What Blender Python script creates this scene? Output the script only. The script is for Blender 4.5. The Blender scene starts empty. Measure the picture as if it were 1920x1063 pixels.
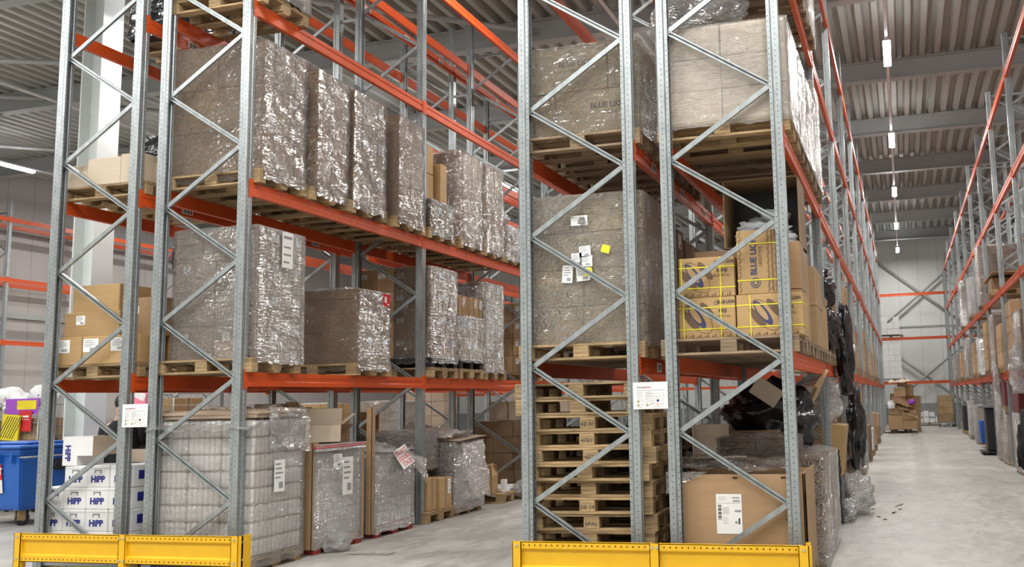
import bpy, bmesh, math, random
from mathutils import Vector, Matrix, noise, Euler
PI=math.pi; R=random.Random(7)
S=bpy.context.scene; C=S.collection; D=bpy.data
# ------------------------------------------------------------------ camera
F,YAW,PITCH,ROLL,CX,CY=1768.675,.26764,.12749,-.02553,242.40,-9.685
cd=D.cameras.new('camera'); cam=D.objects.new('camera',cd); C.objects.link(cam); S.camera=cam
cd.sensor_width=36; cd.lens=F/1920*36; cd.shift_x=-CX/1920; cd.shift_y=CY/1920; cd.clip_end=300
cam.matrix_world=Matrix.Translation((0,0,1.579))@Matrix.Rotation(YAW,4,'Z')@Matrix.Rotation(PI/2+PITCH,4,'X')@Matrix.Rotation(ROLL,4,'Z')
# ------------------------------------------------------------------ materials
class NT:
    def __init__(s,name):
        s.m=D.materials.new(name); s.m.use_nodes=True; s.t=s.m.node_tree; s.b=s.t.nodes['Principled BSDF']; s.out=s.t.nodes['Material Output']
    def n(s,kind,**kw):
        nd=s.t.nodes.new(kind)
        for k,v in kw.items():
            if k.startswith('i_'): nd.inputs[k[2:].replace('_',' ')].default_value=v
            else: setattr(nd,k,v)
        return nd
    def l(s,a,b): s.t.links.new(a,b)
    def math(s,op,a,b=None,c=None):
        nd=s.t.nodes.new('ShaderNodeMath'); nd.operation=op
        for i,v in enumerate((a,b,c)):
            if v is None: continue
            if isinstance(v,(int,float)): nd.inputs[i].default_value=v
            else: s.l(v,nd.inputs[i])
        return nd.outputs[0]
    def coords(s,scale=(1,1,1),kind='Object'):
        tc=s.n('ShaderNodeTexCoord'); mp=s.n('ShaderNodeMapping'); mp.inputs['Scale'].default_value=scale
        s.l(tc.outputs[kind],mp.inputs['Vector']); return mp.outputs[0]
    def noise(s,scale=5,detail=3,rough=.5,vec=None,dist=0):
        nd=s.n('ShaderNodeTexNoise'); nd.inputs['Scale'].default_value=scale; nd.inputs['Detail'].default_value=detail
        nd.inputs['Roughness'].default_value=rough; nd.inputs['Distortion'].default_value=dist
        if vec is not None: s.l(vec,nd.inputs['Vector'])
        return nd.outputs['Fac']
    def ramp(s,fac,stops):
        nd=s.n('ShaderNodeValToRGB'); e=nd.color_ramp.elements
        while len(e)<len(stops): e.new(.5)
        for i,(p,c) in enumerate(stops):
            e[i].position=p; e[i].color=(c if len(c)==4 else (*c,1)) if not isinstance(c,(int,float)) else (c,c,c,1)
        s.l(fac,nd.inputs[0]); return nd.outputs[0]
    def mix(s,f,a,b):
        nd=s.n('ShaderNodeMix'); nd.data_type='RGBA'
        for sock,v in ((nd.inputs[0],f),(nd.inputs[6],a),(nd.inputs[7],b)):
            if hasattr(v,'is_linked') or hasattr(v,'node'): s.l(v,sock)
            elif isinstance(v,(int,float)) : sock.default_value=v
            else: sock.default_value=(*v,1)
        return nd.outputs[2]
    def bump(s,h,st=.3,dist=.01):
        nd=s.n('ShaderNodeBump'); nd.inputs['Strength'].default_value=st; nd.inputs['Distance'].default_value=dist
        s.l(h,nd.inputs['Height']); return nd.outputs[0]
def simple(name,col,rough=.6,metal=0,var=.12,nscale=6,bump=0,bscale=60,rnd=0,stretch=(1,1,1)):
    t=NT(name); v=t.noise(nscale,4,.6,t.coords(stretch))
    dark=tuple(c*(1-var) for c in col); lite=tuple(min(1,c*(1+var)) for c in col)
    c=t.ramp(v,[(.3,dark),(.7,lite)])
    if rnd:
        oi=t.n('ShaderNodeObjectInfo'); k=t.math('MULTIPLY_ADD',oi.outputs['Random'],rnd,1-rnd*.6)
        hs=t.n('ShaderNodeHueSaturation'); t.l(c,hs.inputs['Color']); t.l(k,hs.inputs['Value']); c=hs.outputs[0]
    t.l(c,t.b.inputs['Base Color']); t.b.inputs['Roughness'].default_value=rough; t.b.inputs['Metallic'].default_value=metal
    if bump: t.l(t.bump(t.noise(bscale,2,.5,t.coords(stretch)),bump),t.b.inputs['Normal'])
    return t.m
def steel(name,face):
    t=NT(name); v=t.noise(14,4,.7,t.coords((1,1,.35)))
    base=t.ramp(v,[(.25,(.25,.275,.28)),(.75,(.41,.44,.445))])
    tc=t.n('ShaderNodeTexCoord'); sp=t.n('ShaderNodeSeparateXYZ'); t.l(tc.outputs['Object'],sp.inputs[0])
    if face:
        sn=t.n('ShaderNodeSeparateXYZ'); t.l(tc.outputs['Normal'],sn.inputs[0])
        side=t.math('GREATER_THAN',t.math('ABSOLUTE',sn.outputs[1]),.7)
        def dot(u,u0,off):
            fz=t.math('SUBTRACT',t.math('FRACT',t.math('ADD',t.math('DIVIDE',sp.outputs[2],.05),off)),.5)
            a=t.math('MULTIPLY',fz,.05); b=t.math('SUBTRACT',u,u0)
            d2=t.math('ADD',t.math('MULTIPLY',a,a),t.math('MULTIPLY',b,b)); return t.math('LESS_THAN',d2,.0048**2)
        s1=t.math('MAXIMUM',dot(sp.outputs[0],-.033,0),dot(sp.outputs[0],-.087,.5))
        ay=t.math('ABSOLUTE',sp.outputs[1]); f1=dot(ay,.024,0)
        h=t.math('ADD',t.math('MULTIPLY',side,s1),t.math('MULTIPLY',t.math('SUBTRACT',1,side),f1))
        base=t.mix(h,base,(.015,.015,.018)); t.l(t.math('MULTIPLY',t.math('SUBTRACT',1,h),.55),t.b.inputs['Metallic'])
    else: t.b.inputs['Metallic'].default_value=.55
    t.l(base,t.b.inputs['Base Color']); t.b.inputs['Roughness'].default_value=.34
    return t.m
def film(name,tint=(.9,.9,.9),veil=(.02,.22),gloss=1.0,rough=.13,scale=1.0,bd=.20):
    t=NT(name); t.t.nodes.remove(t.b)
    va=t.coords((3*scale,3*scale,26*scale)); vb=t.coords((16*scale,16*scale,22*scale))
    n1=t.noise(1.3,2,.5,va,1.6); n2=t.noise(.8,1.5,.5,vb,2.2); n3=t.noise(.8,2,.5,t.coords((1.4,1.4,2)),.5)
    gate=t.math('MAXIMUM',t.math('MULTIPLY_ADD',n3,2.4,-.45),.12); hgt=t.math('MULTIPLY',t.math('ADD',t.math('MULTIPLY',n1,.9),t.math('MULTIPLY',n2,1.15)),gate)
    nb=t.bump(hgt,1.0,bd)
    tr=t.n('ShaderNodeBsdfTransparent'); tr.inputs[0].default_value=(.97,.97,.965,1)
    df=t.n('ShaderNodeBsdfDiffuse'); df.inputs[0].default_value=(*tint,1)
    gl=t.n('ShaderNodeBsdfGlossy'); gl.inputs['Roughness'].default_value=rough; gl.inputs['Color'].default_value=(1,1,1,1)
    t.l(nb,gl.inputs['Normal'])
    k=t.math('MULTIPLY',n1,n3); vr=t.n('ShaderNodeMapRange'); t.l(k,vr.inputs[0])
    vr.inputs[1].default_value=.14; vr.inputs[2].default_value=.42; vr.inputs[3].default_value=veil[0]; vr.inputs[4].default_value=veil[1]
    m1=t.n('ShaderNodeMixShader'); t.l(vr.outputs[0],m1.inputs[0]); t.l(tr.outputs[0],m1.inputs[1]); t.l(df.outputs[0],m1.inputs[2])
    fr=t.n('ShaderNodeFresnel'); fr.inputs['IOR'].default_value=1.5; t.l(nb,fr.inputs['Normal'])
    fk=t.math('MINIMUM',t.math('MULTIPLY',fr.outputs[0],gloss),.8)
    m2=t.n('ShaderNodeMixShader'); t.l(fk,m2.inputs[0]); t.l(m1.outputs[0],m2.inputs[1]); t.l(gl.outputs[0],m2.inputs[2])
    t.l(m2.outputs[0],t.out.inputs['Surface']); return t.m
def emis(name,col,st):
    t=NT(name); t.b.inputs['Base Color'].default_value=(*col,1); t.b.inputs['Emission Color'].default_value=(*col,1); t.b.inputs['Emission Strength'].default_value=st; return t.m
M={}
M['steel']=steel('galvanised_steel',False); M['upright']=steel('galvanised_perforated_steel',True)
M['orange']=simple('orange_paint',(.60,.08,.012),.42,0,.08,9)
M['yellow']=simple('yellow_paint',(.78,.44,.010),.4,0,.05,5)
M['hole']=simple('dark_hole',(.05,.02,.01),.8); M['bolt']=simple('zinc_bolt',(.6,.58,.5),.35,.8)
M['carton']=simple('brown_cardboard',(.40,.255,.135),.75,0,.07,4,.08,90,.30,(1,1,5))
M['carton_q']=simple('dull_brown_cardboard',(.45,.32,.205),.75,0,.08,4,.06,90,.22,(1,1,5))
M['carton_t']=simple('tan_cardboard',(.52,.41,.26),.75,0,.06,4,.06,90,.15,(1,1,5))
M['carton_b']=simple('golden_cardboard',(.43,.275,.122),.75,0,.07,4,.08,90,.22,(1,1,5))
M['carton_p']=simple('greyish_cardboard',(.37,.28,.205),.75,0,.06,4,.05,90,.22,(1,1,5))
M['carton_l']=simple('pale_cardboard',(.56,.46,.35),.75,0,.05,4,.05,90,.12,(1,1,5))
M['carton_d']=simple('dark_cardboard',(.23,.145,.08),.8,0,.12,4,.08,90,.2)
M['carton_w']=simple('white_cardboard',(.74,.74,.74),.6,0,.03,4,0,60,.1)
M['tape']=simple('brown_tape',(.26,.19,.13),.3)
M['paper']=simple('white_paper',(.80,.80,.78),.6,0,.02)
M['ink']=simple('black_ink',(.03,.03,.035),.6); M['blueink']=simple('blue_ink',(.012,.02,.20),.5); M['navy']=simple('navy_ink',(.045,.05,.12),.5)
M['redink']=simple('red_ink',(.60,.02,.03),.5); M['brownink']=simple('dark_brown_ink',(.13,.075,.04),.6); M['greyink']=simple('grey_ink',(.25,.25,.26),.6)
M['yink']=simple('yellow_ink',(.75,.62,.02),.5)
M['strap']=simple('yellow_strap',(.80,.72,.03),.35)
M['wood']=simple('pallet_wood',(.37,.255,.13),.8,0,.38,5,.25,40,.5,(1,8,8))
M['wood_d']=simple('weathered_pallet_wood',(.27,.19,.12),.85,0,.3,5,.2,40,.4,(1,8,8))
M['wood_r']=simple('red_painted_wood',(.33,.045,.03),.7,0,.2,6)
M['film']=film('clear_stretch_film',(.72,.68,.65),(.01,.10),2.2,.19)
M['film_m']=film('milky_stretch_film',(.80,.79,.77),(.04,.20),2.0,.2)
M['film_s']=film('smooth_hazy_film',(.78,.76,.73),(.10,.26),1.4,.2,bd=.025)
M['film_g']=film('grey_hazy_film',(.66,.63,.60),(.22,.50),1.8,.2)
M['film_w']=film('bright_white_film',(.9,.9,.9),(.10,.36),1.4,.12,.7)
M['bag']=simple('black_plastic_film',(.012,.012,.014),.16,0,.2,6,.9,14)
M['plastic_k']=simple('black_plastic',(.02,.02,.022),.45)
M['trays']=simple('shrink_wrapped_white_packs',(.80,.77,.76),.3,0,.10,22,.25,30)
M['trays_g']=simple('shrink_wrapped_grey_packs',(.47,.47,.46),.25,0,.14,22,.3,30)
M['bin']=simple('blue_plastic',(.016,.115,.46),.38,0,.05)
M['rubber']=simple('black_rubber',(.03,.03,.03),.7); M['white_p']=simple('white_plastic',(.8,.8,.8),.4)
M['purple']=simple('purple_plastic',(.35,.08,.55),.3); M['pink']=simple('pink_plastic',(.85,.25,.38),.4); M['magenta']=simple('dark_red_film',(.16,.02,.035),.35)
M['column']=simple('white_column_paint',(.74,.78,.76),.45,0,.02)
M['beam_s']=simple('grey_structural_paint',(.36,.37,.36),.55,0,.05,2)
M['skin']=simple('skin',(.55,.32,.23),.5); M['hair']=simple('dark_hair',(.02,.014,.01),.5); M['coat']=simple('black_cloth',(.010,.010,.013),.85); M['jeans']=simple('dark_trousers',(.02,.025,.04),.85)
M['rag']=simple('white_cloth_rags',(.5,.52,.55),.8,0,.1); M['greycloth']=simple('grey_cloth',(.16,.17,.19),.8)
M['lampbody']=simple('lamp_housing_white',(.7,.7,.7),.4)
M['lamp']=emis('lit_lamp_diffuser',(.94,.97,1),60)
def mk_floor():
    t=NT('polished_concrete'); a=t.noise(.55,6,.62,t.coords((1,.6,1)),.6); b=t.noise(3.5,7,.68,t.coords((1.2,.5,1)),.9)
    c=t.mix(t.ramp(b,[(.38,0),(.66,.85)]),t.ramp(a,[(.3,(.23,.22,.20)),(.7,(.38,.37,.34))]),(.50,.49,.46))
    s=t.noise(1.1,9,.8,t.coords((1.6,.9,1)),1.6); c=t.mix(t.ramp(s,[(.36,.55),(.46,0)]),c,(.27,.25,.225))
    t.l(c,t.b.inputs['Base Color']); t.l(t.ramp(b,[(.2,.38),(.8,.6)]),t.b.inputs['Roughness'])
    t.l(t.bump(b,.08,.01),t.b.inputs['Normal']); return t.m
M['floor']=mk_floor()
def mk_panel(name,col,axis,per=1.0,rib=.06):
    t=NT(name); tc=t.n('ShaderNodeTexCoord'); sp=t.n('ShaderNodeSeparateXYZ'); t.l(tc.outputs['Object'],sp.inputs[0])
    u=sp.outputs[axis]; f=t.math('FRACT',t.math('DIVIDE',u,per)); j=t.math('LESS_THAN',f,.018)
    r=t.math('ABSOLUTE',t.math('SUBTRACT',t.math('FRACT',t.math('DIVIDE',u,rib)),.5))
    n=t.noise(.7,3,.5,t.coords((1,1,.2))); c=t.ramp(n,[(.3,tuple(x*.94 for x in col)),(.7,col)])
    c=t.mix(j,c,tuple(x*.55 for x in col)); t.l(c,t.b.inputs['Base Color']); t.b.inputs['Roughness'].default_value=.5
    t.l(t.bump(r,.35,.004),t.b.inputs['Normal']); return t.m
M['wall_end']=mk_panel('end_wall_panel',(.72,.73,.71),0); M['wall_left']=mk_panel('left_wall_panel',(.46,.425,.41),1)
M['ceil']=simple('trapezoidal_roof_sheet',(.38,.385,.35),.5,.1,.04,2)
M['plinth']=simple('grey_concrete_plinth',(.30,.31,.31),.8)
# ------------------------------------------------------------------ mesh helpers
class MB:
    def __init__(s): s.bm=bmesh.new(); s.mats=[]
    def mi(s,m):
        if m not in s.mats: s.mats.append(m)
        return s.mats.index(m)
    def box(s,c,d,m,rot=None,bev=0):
        """c centre, d full size"""
        r=bmesh.ops.create_cube(s.bm,size=1); vs=r['verts']
        mat=Matrix.Translation(c)@(rot.to_matrix().to_4x4() if isinstance(rot,Euler) else (rot if rot is not None else Matrix.Identity(4)))@Matrix.Diagonal((*d,1))
        bmesh.ops.transform(s.bm,matrix=mat,verts=vs); k=s.mi(m)
        fs={f for v in vs for f in v.link_faces}
        for f in fs: f.material_index=k
        if bev:
            es={e for f in fs for e in f.edges}
            g=bmesh.ops.bevel(s.bm,geom=list(es),offset=bev,segments=1,affect='EDGES',clamp_overlap=True)
            for f in g['faces']: f.material_index=k
        return s
    def bx(s,x0,x1,y0,y1,z0,z1,m,bev=0): return s.box(((x0+x1)/2,(y0+y1)/2,(z0+z1)/2),(abs(x1-x0),abs(y1-y0),abs(z1-z0)),m,None,bev)
    def tube(s,a,b,r,m,n=8,r2=None):
        a=Vector(a);b=Vector(b);d=b-a; q=d.to_track_quat('Z','Y').to_matrix().to_4x4()
        g=bmesh.ops.create_cone(s.bm,cap_ends=True,segments=n,radius1=r,radius2=r if r2 is None else r2,depth=d.length)
        bmesh.ops.transform(s.bm,matrix=Matrix.Translation((a+b)/2)@q,verts=g['verts']); k=s.mi(m)
        for f in {f for v in g['verts'] for f in v.link_faces}: f.material_index=k; f.smooth=n>6 and len(f.verts)==4
        return s
    def path(s,pts,r,m,n=6):
        for a,b in zip(pts,pts[1:]): s.tube(a,b,r,m,n)
        return s
    def prism(s,poly,y0,y1,m,plane='xz'):
        f=(lambda u,v,w:(u,w,v)) if plane=='xz' else ((lambda u,v,w:(w,u,v)) if plane=='yz' else (lambda u,v,w:(u,v,w)))
        k=s.mi(m); A=[s.bm.verts.new(f(u,v,y0)) for u,v in poly]; B=[s.bm.verts.new(f(u,v,y1)) for u,v in poly]; n=len(poly); fs=[]
        for i in range(n): fs.append(s.bm.faces.new((A[i],A[(i+1)%n],B[(i+1)%n],B[i])))
        fs.append(s.bm.faces.new(A[::-1])); fs.append(s.bm.faces.new(B))
        for q in fs: q.material_index=k
        bmesh.ops.recalc_face_normals(s.bm,faces=fs); return s
    def strip(s,poly,z0,z1,th,m):
        """open sheet-metal section in xy swept along z, thickness th"""
        k=s.mi(m); n=len(poly); off=[]
        for i in range(n):
            a=Vector(poly[max(i-1,0)]);b=Vector(poly[min(i+1,n-1)]);d=(b-a).normalized(); off.append(Vector(poly[i])+Vector((-d.y,d.x))*th)
        ring=[Vector(p) for p in poly]+off[::-1]
        A=[s.bm.verts.new((p.x,p.y,z0)) for p in ring]; B=[s.bm.verts.new((p.x,p.y,z1)) for p in ring]; fs=[]
        for i in range(2*n): fs.append(s.bm.faces.new((A[i],A[(i+1)%(2*n)],B[(i+1)%(2*n)],B[i])))
        for i in range(n-1):
            j=2*n-1-i; fs.append(s.bm.faces.new((A[i],A[i+1],A[j-1],A[j]))); fs.append(s.bm.faces.new((B[i],B[i+1],B[j-1],B[j])))
        for q in fs: q.material_index=k
        bmesh.ops.recalc_face_normals(s.bm,faces=fs); return s
    def grid(s,fn,nu,nv,m,closed=False,smooth=True):
        k=s.mi(m); V=[[s.bm.verts.new(fn(i/nu,j/nv)) for j in range(nv+1)] for i in range(nu if closed else nu+1)]
        for i in range(nu):
            a=V[i];b=V[(i+1)%len(V)]
            for j in range(nv):
                f=s.bm.faces.new((a[j],b[j],b[j+1],a[j+1])); f.material_index=k; f.smooth=smooth
        return s
    def mesh(s,name):
        me=D.meshes.new(name); s.bm.to_mesh(me); s.bm.free()
        for m in s.mats: me.materials.append(M[m])
        return me
def tag(o,label=None,cat=None,group=None,kind=None):
    if label: o['label']=label
    if cat: o['category']=cat
    if group: o['group']=group
    if kind: o['kind']=kind
    return o
def ob(name,me,parent=None,loc=(0,0,0),rot=(0,0,0)):
    if isinstance(me,MB): me=me.mesh(name)
    o=D.objects.new(name,me); C.objects.link(o); o.location=loc; o.rotation_euler=rot
    if parent is not None: o.parent=parent
    return o
def empty(name,loc,rz=0):
    o=D.objects.new(name,None); C.objects.link(o); o.location=loc; o.rotation_euler=(0,0,rz); o.empty_display_size=.1; return o
def thing(name,me,label,cat,loc=(0,0,0),rot=(0,0,0),group=None,kind=None): return tag(ob(name,me,None,loc,rot),label,cat,group,kind)
def struct(name,me,label,loc=(0,0,0)): return tag(ob(name,me,None,loc),label,name.split('_')[0],None,'structure')
_t={}
def text(txt,size,m,parent,loc,rot,name='lettering',bold=0,sx=1):
    k=(txt,m,bold)
    if k not in _t:
        cu=D.curves.new('t','FONT'); cu.body=txt; cu.align_x='CENTER'; cu.align_y='CENTER'; cu.size=1; cu.offset=bold; cu.extrude=.004; cu.resolution_u=2
        o=D.objects.new('t',cu); C.objects.link(o); bpy.context.view_layer.update()
        me=D.meshes.new_from_object(o.evaluated_get(bpy.context.evaluated_depsgraph_get())); me.name='lettering'; me.materials.clear(); me.materials.append(M[m])
        D.objects.remove(o); D.curves.remove(cu); _t[k]=me
    o=ob(name,_t[k],parent,loc,rot); o.scale=(size*sx,size,size); return o
FY=(PI/2,0,0); FX=(PI/2,0,PI/2); FXN=(PI/2,0,-PI/2)   # text on -Y face, +X face, -X face
ORD=['first','second','third','fourth','fifth','sixth','seventh','eighth','ninth','tenth','eleventh','twelfth','thirteenth','fourteenth','fifteenth']
# ------------------------------------------------------------------ rack geometry
Y0,L=7.97,3.6553; XA=-6.3176; XA2=-7.6800; XB=-.8874; XB2=-2.2359; DEP=1.1; HT=8.5
LV=[1.947,3.888,5.82,7.74]
def upright_mesh(h):
    p=[(-.1,-.030),(-.1,-.047),(-.074,-.047),(-.066,-.040),(-.058,-.05),(0,-.05),(0,-.012),(-.006,-.008),(-.006,.008),(0,.012),(0,.05),(-.058,.05),(-.066,.040),(-.074,.047),(-.1,.047),(-.1,.030)]
    return MB().strip(p,0,h,.0025,'upright').mesh('upright')
def channel(a,b,open_front,w=.042,d=.026):
    """C channel from a to b in xz plane at y=0"""
    a=Vector(a);b=Vector(b);dr=(b-a);ln=dr.length; ang=math.atan2(dr.z,dr.x); m=MB(); t=.003; s=-1 if open_front else 1
    parts=[((0,-s*d/2,0),(ln,t,w)),((0,0,w/2),(ln,d,t)),((0,0,-w/2),(ln,d,t))]
    parts+=[((0,s*d/2,w/2-.006),(ln,t,.012)),((0,s*d/2,-w/2+.006),(ln,t,.012))]
    rot=Matrix.Rotation(-ang,4,'Y')
    for c,dd in parts: m.box((a+b)/2+rot.to_3x3()@Vector(c),dd,'steel',rot)
    return m
_fr={}
def frame_protos(h):
    if h in _fr: return _fr[h]
    um=upright_mesh(h); W=.092; zs=[.093+.5985*j for j in range(int((h-.15)/.5985)+1)]
    br=[]
    me_l=channel((-DEP+W,0,0),(-W,0,.5985),False).mesh('diagonal_brace'); me_r=channel((-W,0,0),(-DEP+W,0,.5985),True).mesh('diagonal_brace')
    hz=channel((-DEP+W,0,0),(-W,0,0),True).mesh('horizontal_brace')
    fm=MB().bx(-.115,.012,-.065,.065,0,.006,'steel'); fm.tube((.004,-.055,0),(.004,-.055,.03),.008,'bolt'); fm=fm.mesh('foot_plate')
    _fr[h]=(um,zs,me_l,me_r,hz,fm); return _fr[h]
def frame(x_out,y,label,flip=False,h=HT,z=0,rz=0,group=None):
    """right outer face at x_out (or left outer face if flip)"""
    um,zs,ml,mr,hz,fm=frame_protos(h)
    rt=empty('rack_ladder',(x_out,y,z),rz+(PI if flip else 0)); tag(rt,label,'rack frame',group)
    ob('upright',um,rt); ob('upright',um,rt,(-DEP,0,0),(0,0,PI)); ob('foot_plate',fm,rt); ob('foot_plate',fm,rt,(-DEP,0,0),(0,0,PI))
    for j,(a,b) in enumerate(zip(zs,zs[1:])): ob('diagonal_brace',ml if j%2==0 else mr,rt,(0,0,a))
    ob('horizontal_brace',hz,rt,(0,0,zs[-1]+.03)); ob('horizontal_brace',hz,rt,(0,0,.06))
    return rt
_bm={}
def beam_proto(ln):
    if ln in _bm: return _bm[ln]
    m=MB(); m.prism([(-.05,0),(0,0),(0,-.045),(-.006,-.052),(-.006,-.088),(0,-.095),(0,-.14),(-.05,-.14)],0,ln,'orange'); m=m.mesh('rack_beam')
    c=MB(); c.bx(.001,.006,-.052,.0,-.165,.03,'orange'); c.bx(-.05,.006,-.002,.003,-.165,.03,'orange')
    for k in range(4): c.tube((.004,-.025,.005-.045*k),(.011,-.025,.005-.045*k),.007,'orange',6)
    c=c.mesh('end_connector'); lb=MB(); lb.bx(0,.002,0,.17,-.115,-.03,'paper')
    for k in range(9): lb.bx(.002,.003,.012+k*.016,.012+k*.016+.004+.004*(k%3),-.105,-.045,'ink')
    _bm[ln]=(m,c,lb.mesh('barcode_label')); return _bm[ln]
def beam(x_face,y0,y1,z,label,neg=False,bar=0,group=None):
    """beam between frames at y0..y1 centres; outer face at x_face looking +X (neg: -X)"""
    ln=round(y1-y0-.102,4); m,c,lb=beam_proto(ln)
    o=ob('rack_beam',m,None,(x_face,(y1-.051) if neg else y0+.051,z),(0,0,PI if neg else 0)); tag(o,label,'rack beam',group)
    ob('end_connector',c,o); ob('end_connector',c,o,(0,ln+.052,0))
    if bar: 
        for k in range(bar): ob('barcode_label',lb,o,(0,ln*(.16+.34*k),0))
    return o
LN=['lowest','second','third','top']
def rack(half,x_out,flip,y0,nb,lbay,levels,h,rear=True,first=0,cat_short=True,rear_neg=None,barrear=False):
    for n in range(first,nb+1):
        frame(x_out,y0+.05+n*lbay,'galvanised rack frame, %s from camera, %s'%(ORD[n],half),flip,h,group='frames of '+half)
    inner=x_out+(DEP if flip else -DEP)
    for n in range(first,nb):
        for k,z in enumerate(levels):
            beam(x_out,y0+.05+n*lbay,y0+.05+(n+1)*lbay,z,'orange outer beam, %s level, %s bay, %s'%(LN[k],ORD[n],half),flip,0,'beams of '+half)
            if rear: beam(inner,y0+.05+n*lbay,y0+.05+(n+1)*lbay,z,'orange inner beam, %s level, %s bay, %s'%(LN[k],ORD[n],half),not flip,3 if barrear else 0,'beams of '+half)
rack('aisle-side half of left double rack',XA,False,Y0,4,L,LV,HT,barrear=True)
rack('rear half of left double rack',XA2-DEP,True,Y0,4,L,LV,HT,barrear=True)
rack('aisle-side half of middle double rack',XB,False,Y0,10,L,LV,HT)
rack('left half of middle double rack',XB2-DEP,True,Y0,2,L,LV,HT,barrear=True)
XC,LC,YC=2.06,3.5,17.6; LVC=[1.94,3.70,5.48,7.32]
rack('right rack across the aisle',XC,True,YC-3.5,9,LC,LVC,8.0)
XC2=XC+DEP+.26
for n in range(1,8): frame(XC2+DEP,YC-3.5+.05+n*LC,'galvanised rack frame, %s from camera, far half of right rack'%ORD[n],False,8.0,group='frames of far half of right rack')
for n in range(1,6):
    for k in (1,2,3): beam(XC2,YC-3.5+.05+n*LC,YC-3.5+.05+(n+1)*LC,LVC[k],'orange beam, %s level, %s bay, far half of right rack'%(LN[k],ORD[n]),True,group='beams of far half of right rack')
# ties between back-to-back frames
for (xa,xb,ns,w) in ((XA-DEP,XA2,5,'left'),(XB-DEP,XB2,3,'middle')):
    for n in range(1,ns):
        for z in (1.0,3.2,5.2,7.2):
            m=MB().bx(xb,xa,-.012,.012,-.02,.02,'steel')
            thing('frame_spacer',m,'steel spacer joining %s frame pair of %s double rack at %s height'%(ORD[n],w,{1.0:'knee',3.2:'first shelf',5.2:'second shelf',7.2:'top'}[z]),'spacer',(0,Y0+.05+n*L,z),group='frame spacers')
# rack along left wall (runs in Y) and across the end wall (runs in X)
XL=-26.75; YL=15.45
for n in range(6): frame(XL,YL+n*3.7,'grey rack frame against left wall, %s from camera'%ORD[n],False,8.3,group='left wall rack frames')
for n in range(5):
    for k,z in enumerate((3.89,5.84,7.75)):
        beam(XL,YL+n*3.7,YL+(n+1)*3.7,z,'orange front beam on left wall rack, %s visible level, %s bay'%(LN[k],ORD[n]),group='left wall rack beams')
        if k: beam(XL-DEP,YL+n*3.7,YL+(n+1)*3.7,z,'orange rear beam on left wall rack, %s visible level, %s bay'%(LN[k],ORD[n]),True,group='left wall rack beams')
EX=[-24.6+3.35*i for i in range(10)]; YE=48.5
for i,x in enumerate(EX):
    r=frame(x,YE,'grey rack frame against far end wall, %s from left'%ORD[i],True,7.6,rz=PI/2,group='end wall rack frames')
for i in range(9):
    for k,z in enumerate((2.13,4.3,6.49)):
        o=beam(0,0,3.35,z,'orange beam of far end wall rack, %s level, %s bay from left'%(LN[k],ORD[i]),group='end wall rack beams')
        o.rotation_euler=(0,0,-PI/2); o.location=(EX[i]+.051,YE,z)
# ------------------------------------------------------------------ shell
m=MB().bx(-29,10,-7,51.5,-.2,0,'floor'); struct('floor',m,'pale worn concrete warehouse floor')
m=MB(); per=.34; x=-29; prof=[]
while x<10:
    prof+=[(x,9.6),(x+.05,9.76),(x+.17,9.76),(x+.22,9.6)]; x+=per
k=m.mi('ceil')
A=[m.bm.verts.new((a,-7,b)) for a,b in prof]; B=[m.bm.verts.new((a,51.4,b)) for a,b in prof]
for i in range(len(prof)-1): m.bm.faces.new((A[i],A[i+1],B[i+1],B[i]))
m.bx(-29,10,-7,51.4,9.80,9.95,'ceil'); struct('ceiling',m,'trapezoidal profiled steel roof deck')
struct('wall_end',MB().bx(-29,10,51.3,51.6,1.02,9.8,'wall_end'),'pale panelled far end wall')
struct('trim_1',MB().bx(-29,10,51.2,51.6,0,1.02,'plinth'),'grey concrete plinth of far end wall')
struct('trim_2',MB().bx(-29,10,51.24,51.3,4.95,5.03,'beam_s'),'thin grey rail across far end wall')
struct('wall_left',MB().bx(-28.6,-28.3,-7,51.3,0,9.8,'wall_left'),'taupe panelled left side wall')
struct('trim_3',MB().bx(-28.3,-28.18,-7,51.2,4.75,4.92,'beam_s'),'grey horizontal rail along left wall')
struct('wall_rear',MB().bx(-29,10,-7.3,-7,0,9.8,'wall_end'),'pale panelled wall behind the viewpoint')
struct('wall_right',MB().bx(9.0,9.3,-7,51.3,0,9.8,'wall_left'),'panelled right side wall')
for i in range(10):
    y=2.95+5*i; m=MB()
    m.prism([(-.13,0),(.13,0),(.13,.02),(.012,.02),(.012,.46),(.13,.46),(.13,.48),(-.13,.48),(-.13,.46),(-.012,.46),(-.012,.02),(-.13,.02)],-28.3,9.0,'beam_s','yz')
    o=struct('trim_%d'%(i+4),m,'grey steel roof beam, %s from camera'%ORD[i],(0,y,9.11)); o['category']='roof beam'
def brace3(a,b,label,r=.045,cat='wind brace',nm='wind_brace'):
    thing(nm,MB().tube(a,b,r,'beam_s',8),label,cat,group='structural bracing')
for i,(a,b) in enumerate([((-1.7,51.1,9.0),(3.9,51.1,4.4)),((3.9,50.96,9.0),(-1.7,50.96,4.4)),((-1.7,51.05,4.6),(3.9,51.05,.2)),((3.9,50.9,4.6),(-1.7,50.9,.2))]):
    brace3(a,b,'grey diagonal brace on far end wall, %s'%['falling right, upper pair','falling left, upper pair','falling right, lower pair','falling left, lower pair'][i],.06)
for i,(a,b) in enumerate([((-24,13.1,9.3),(-13.6,17.8,9.3)),((-28,13.1,9.3),(-20,17.8,9.3)),((-24,17.9,7.9),(-21.5,17.9,9.1)),((-20,18.1,9.3),(-14,22.8,9.3)),((-12.9,13.1,9.3),(-7,17.8,9.3)),((-28,18.1,9.3),(-22,22.8,9.3))]):
    brace3(a,b,'grey roof bracing bar beyond left rack, %s of the bars'%ORD[i],.06)
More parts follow.
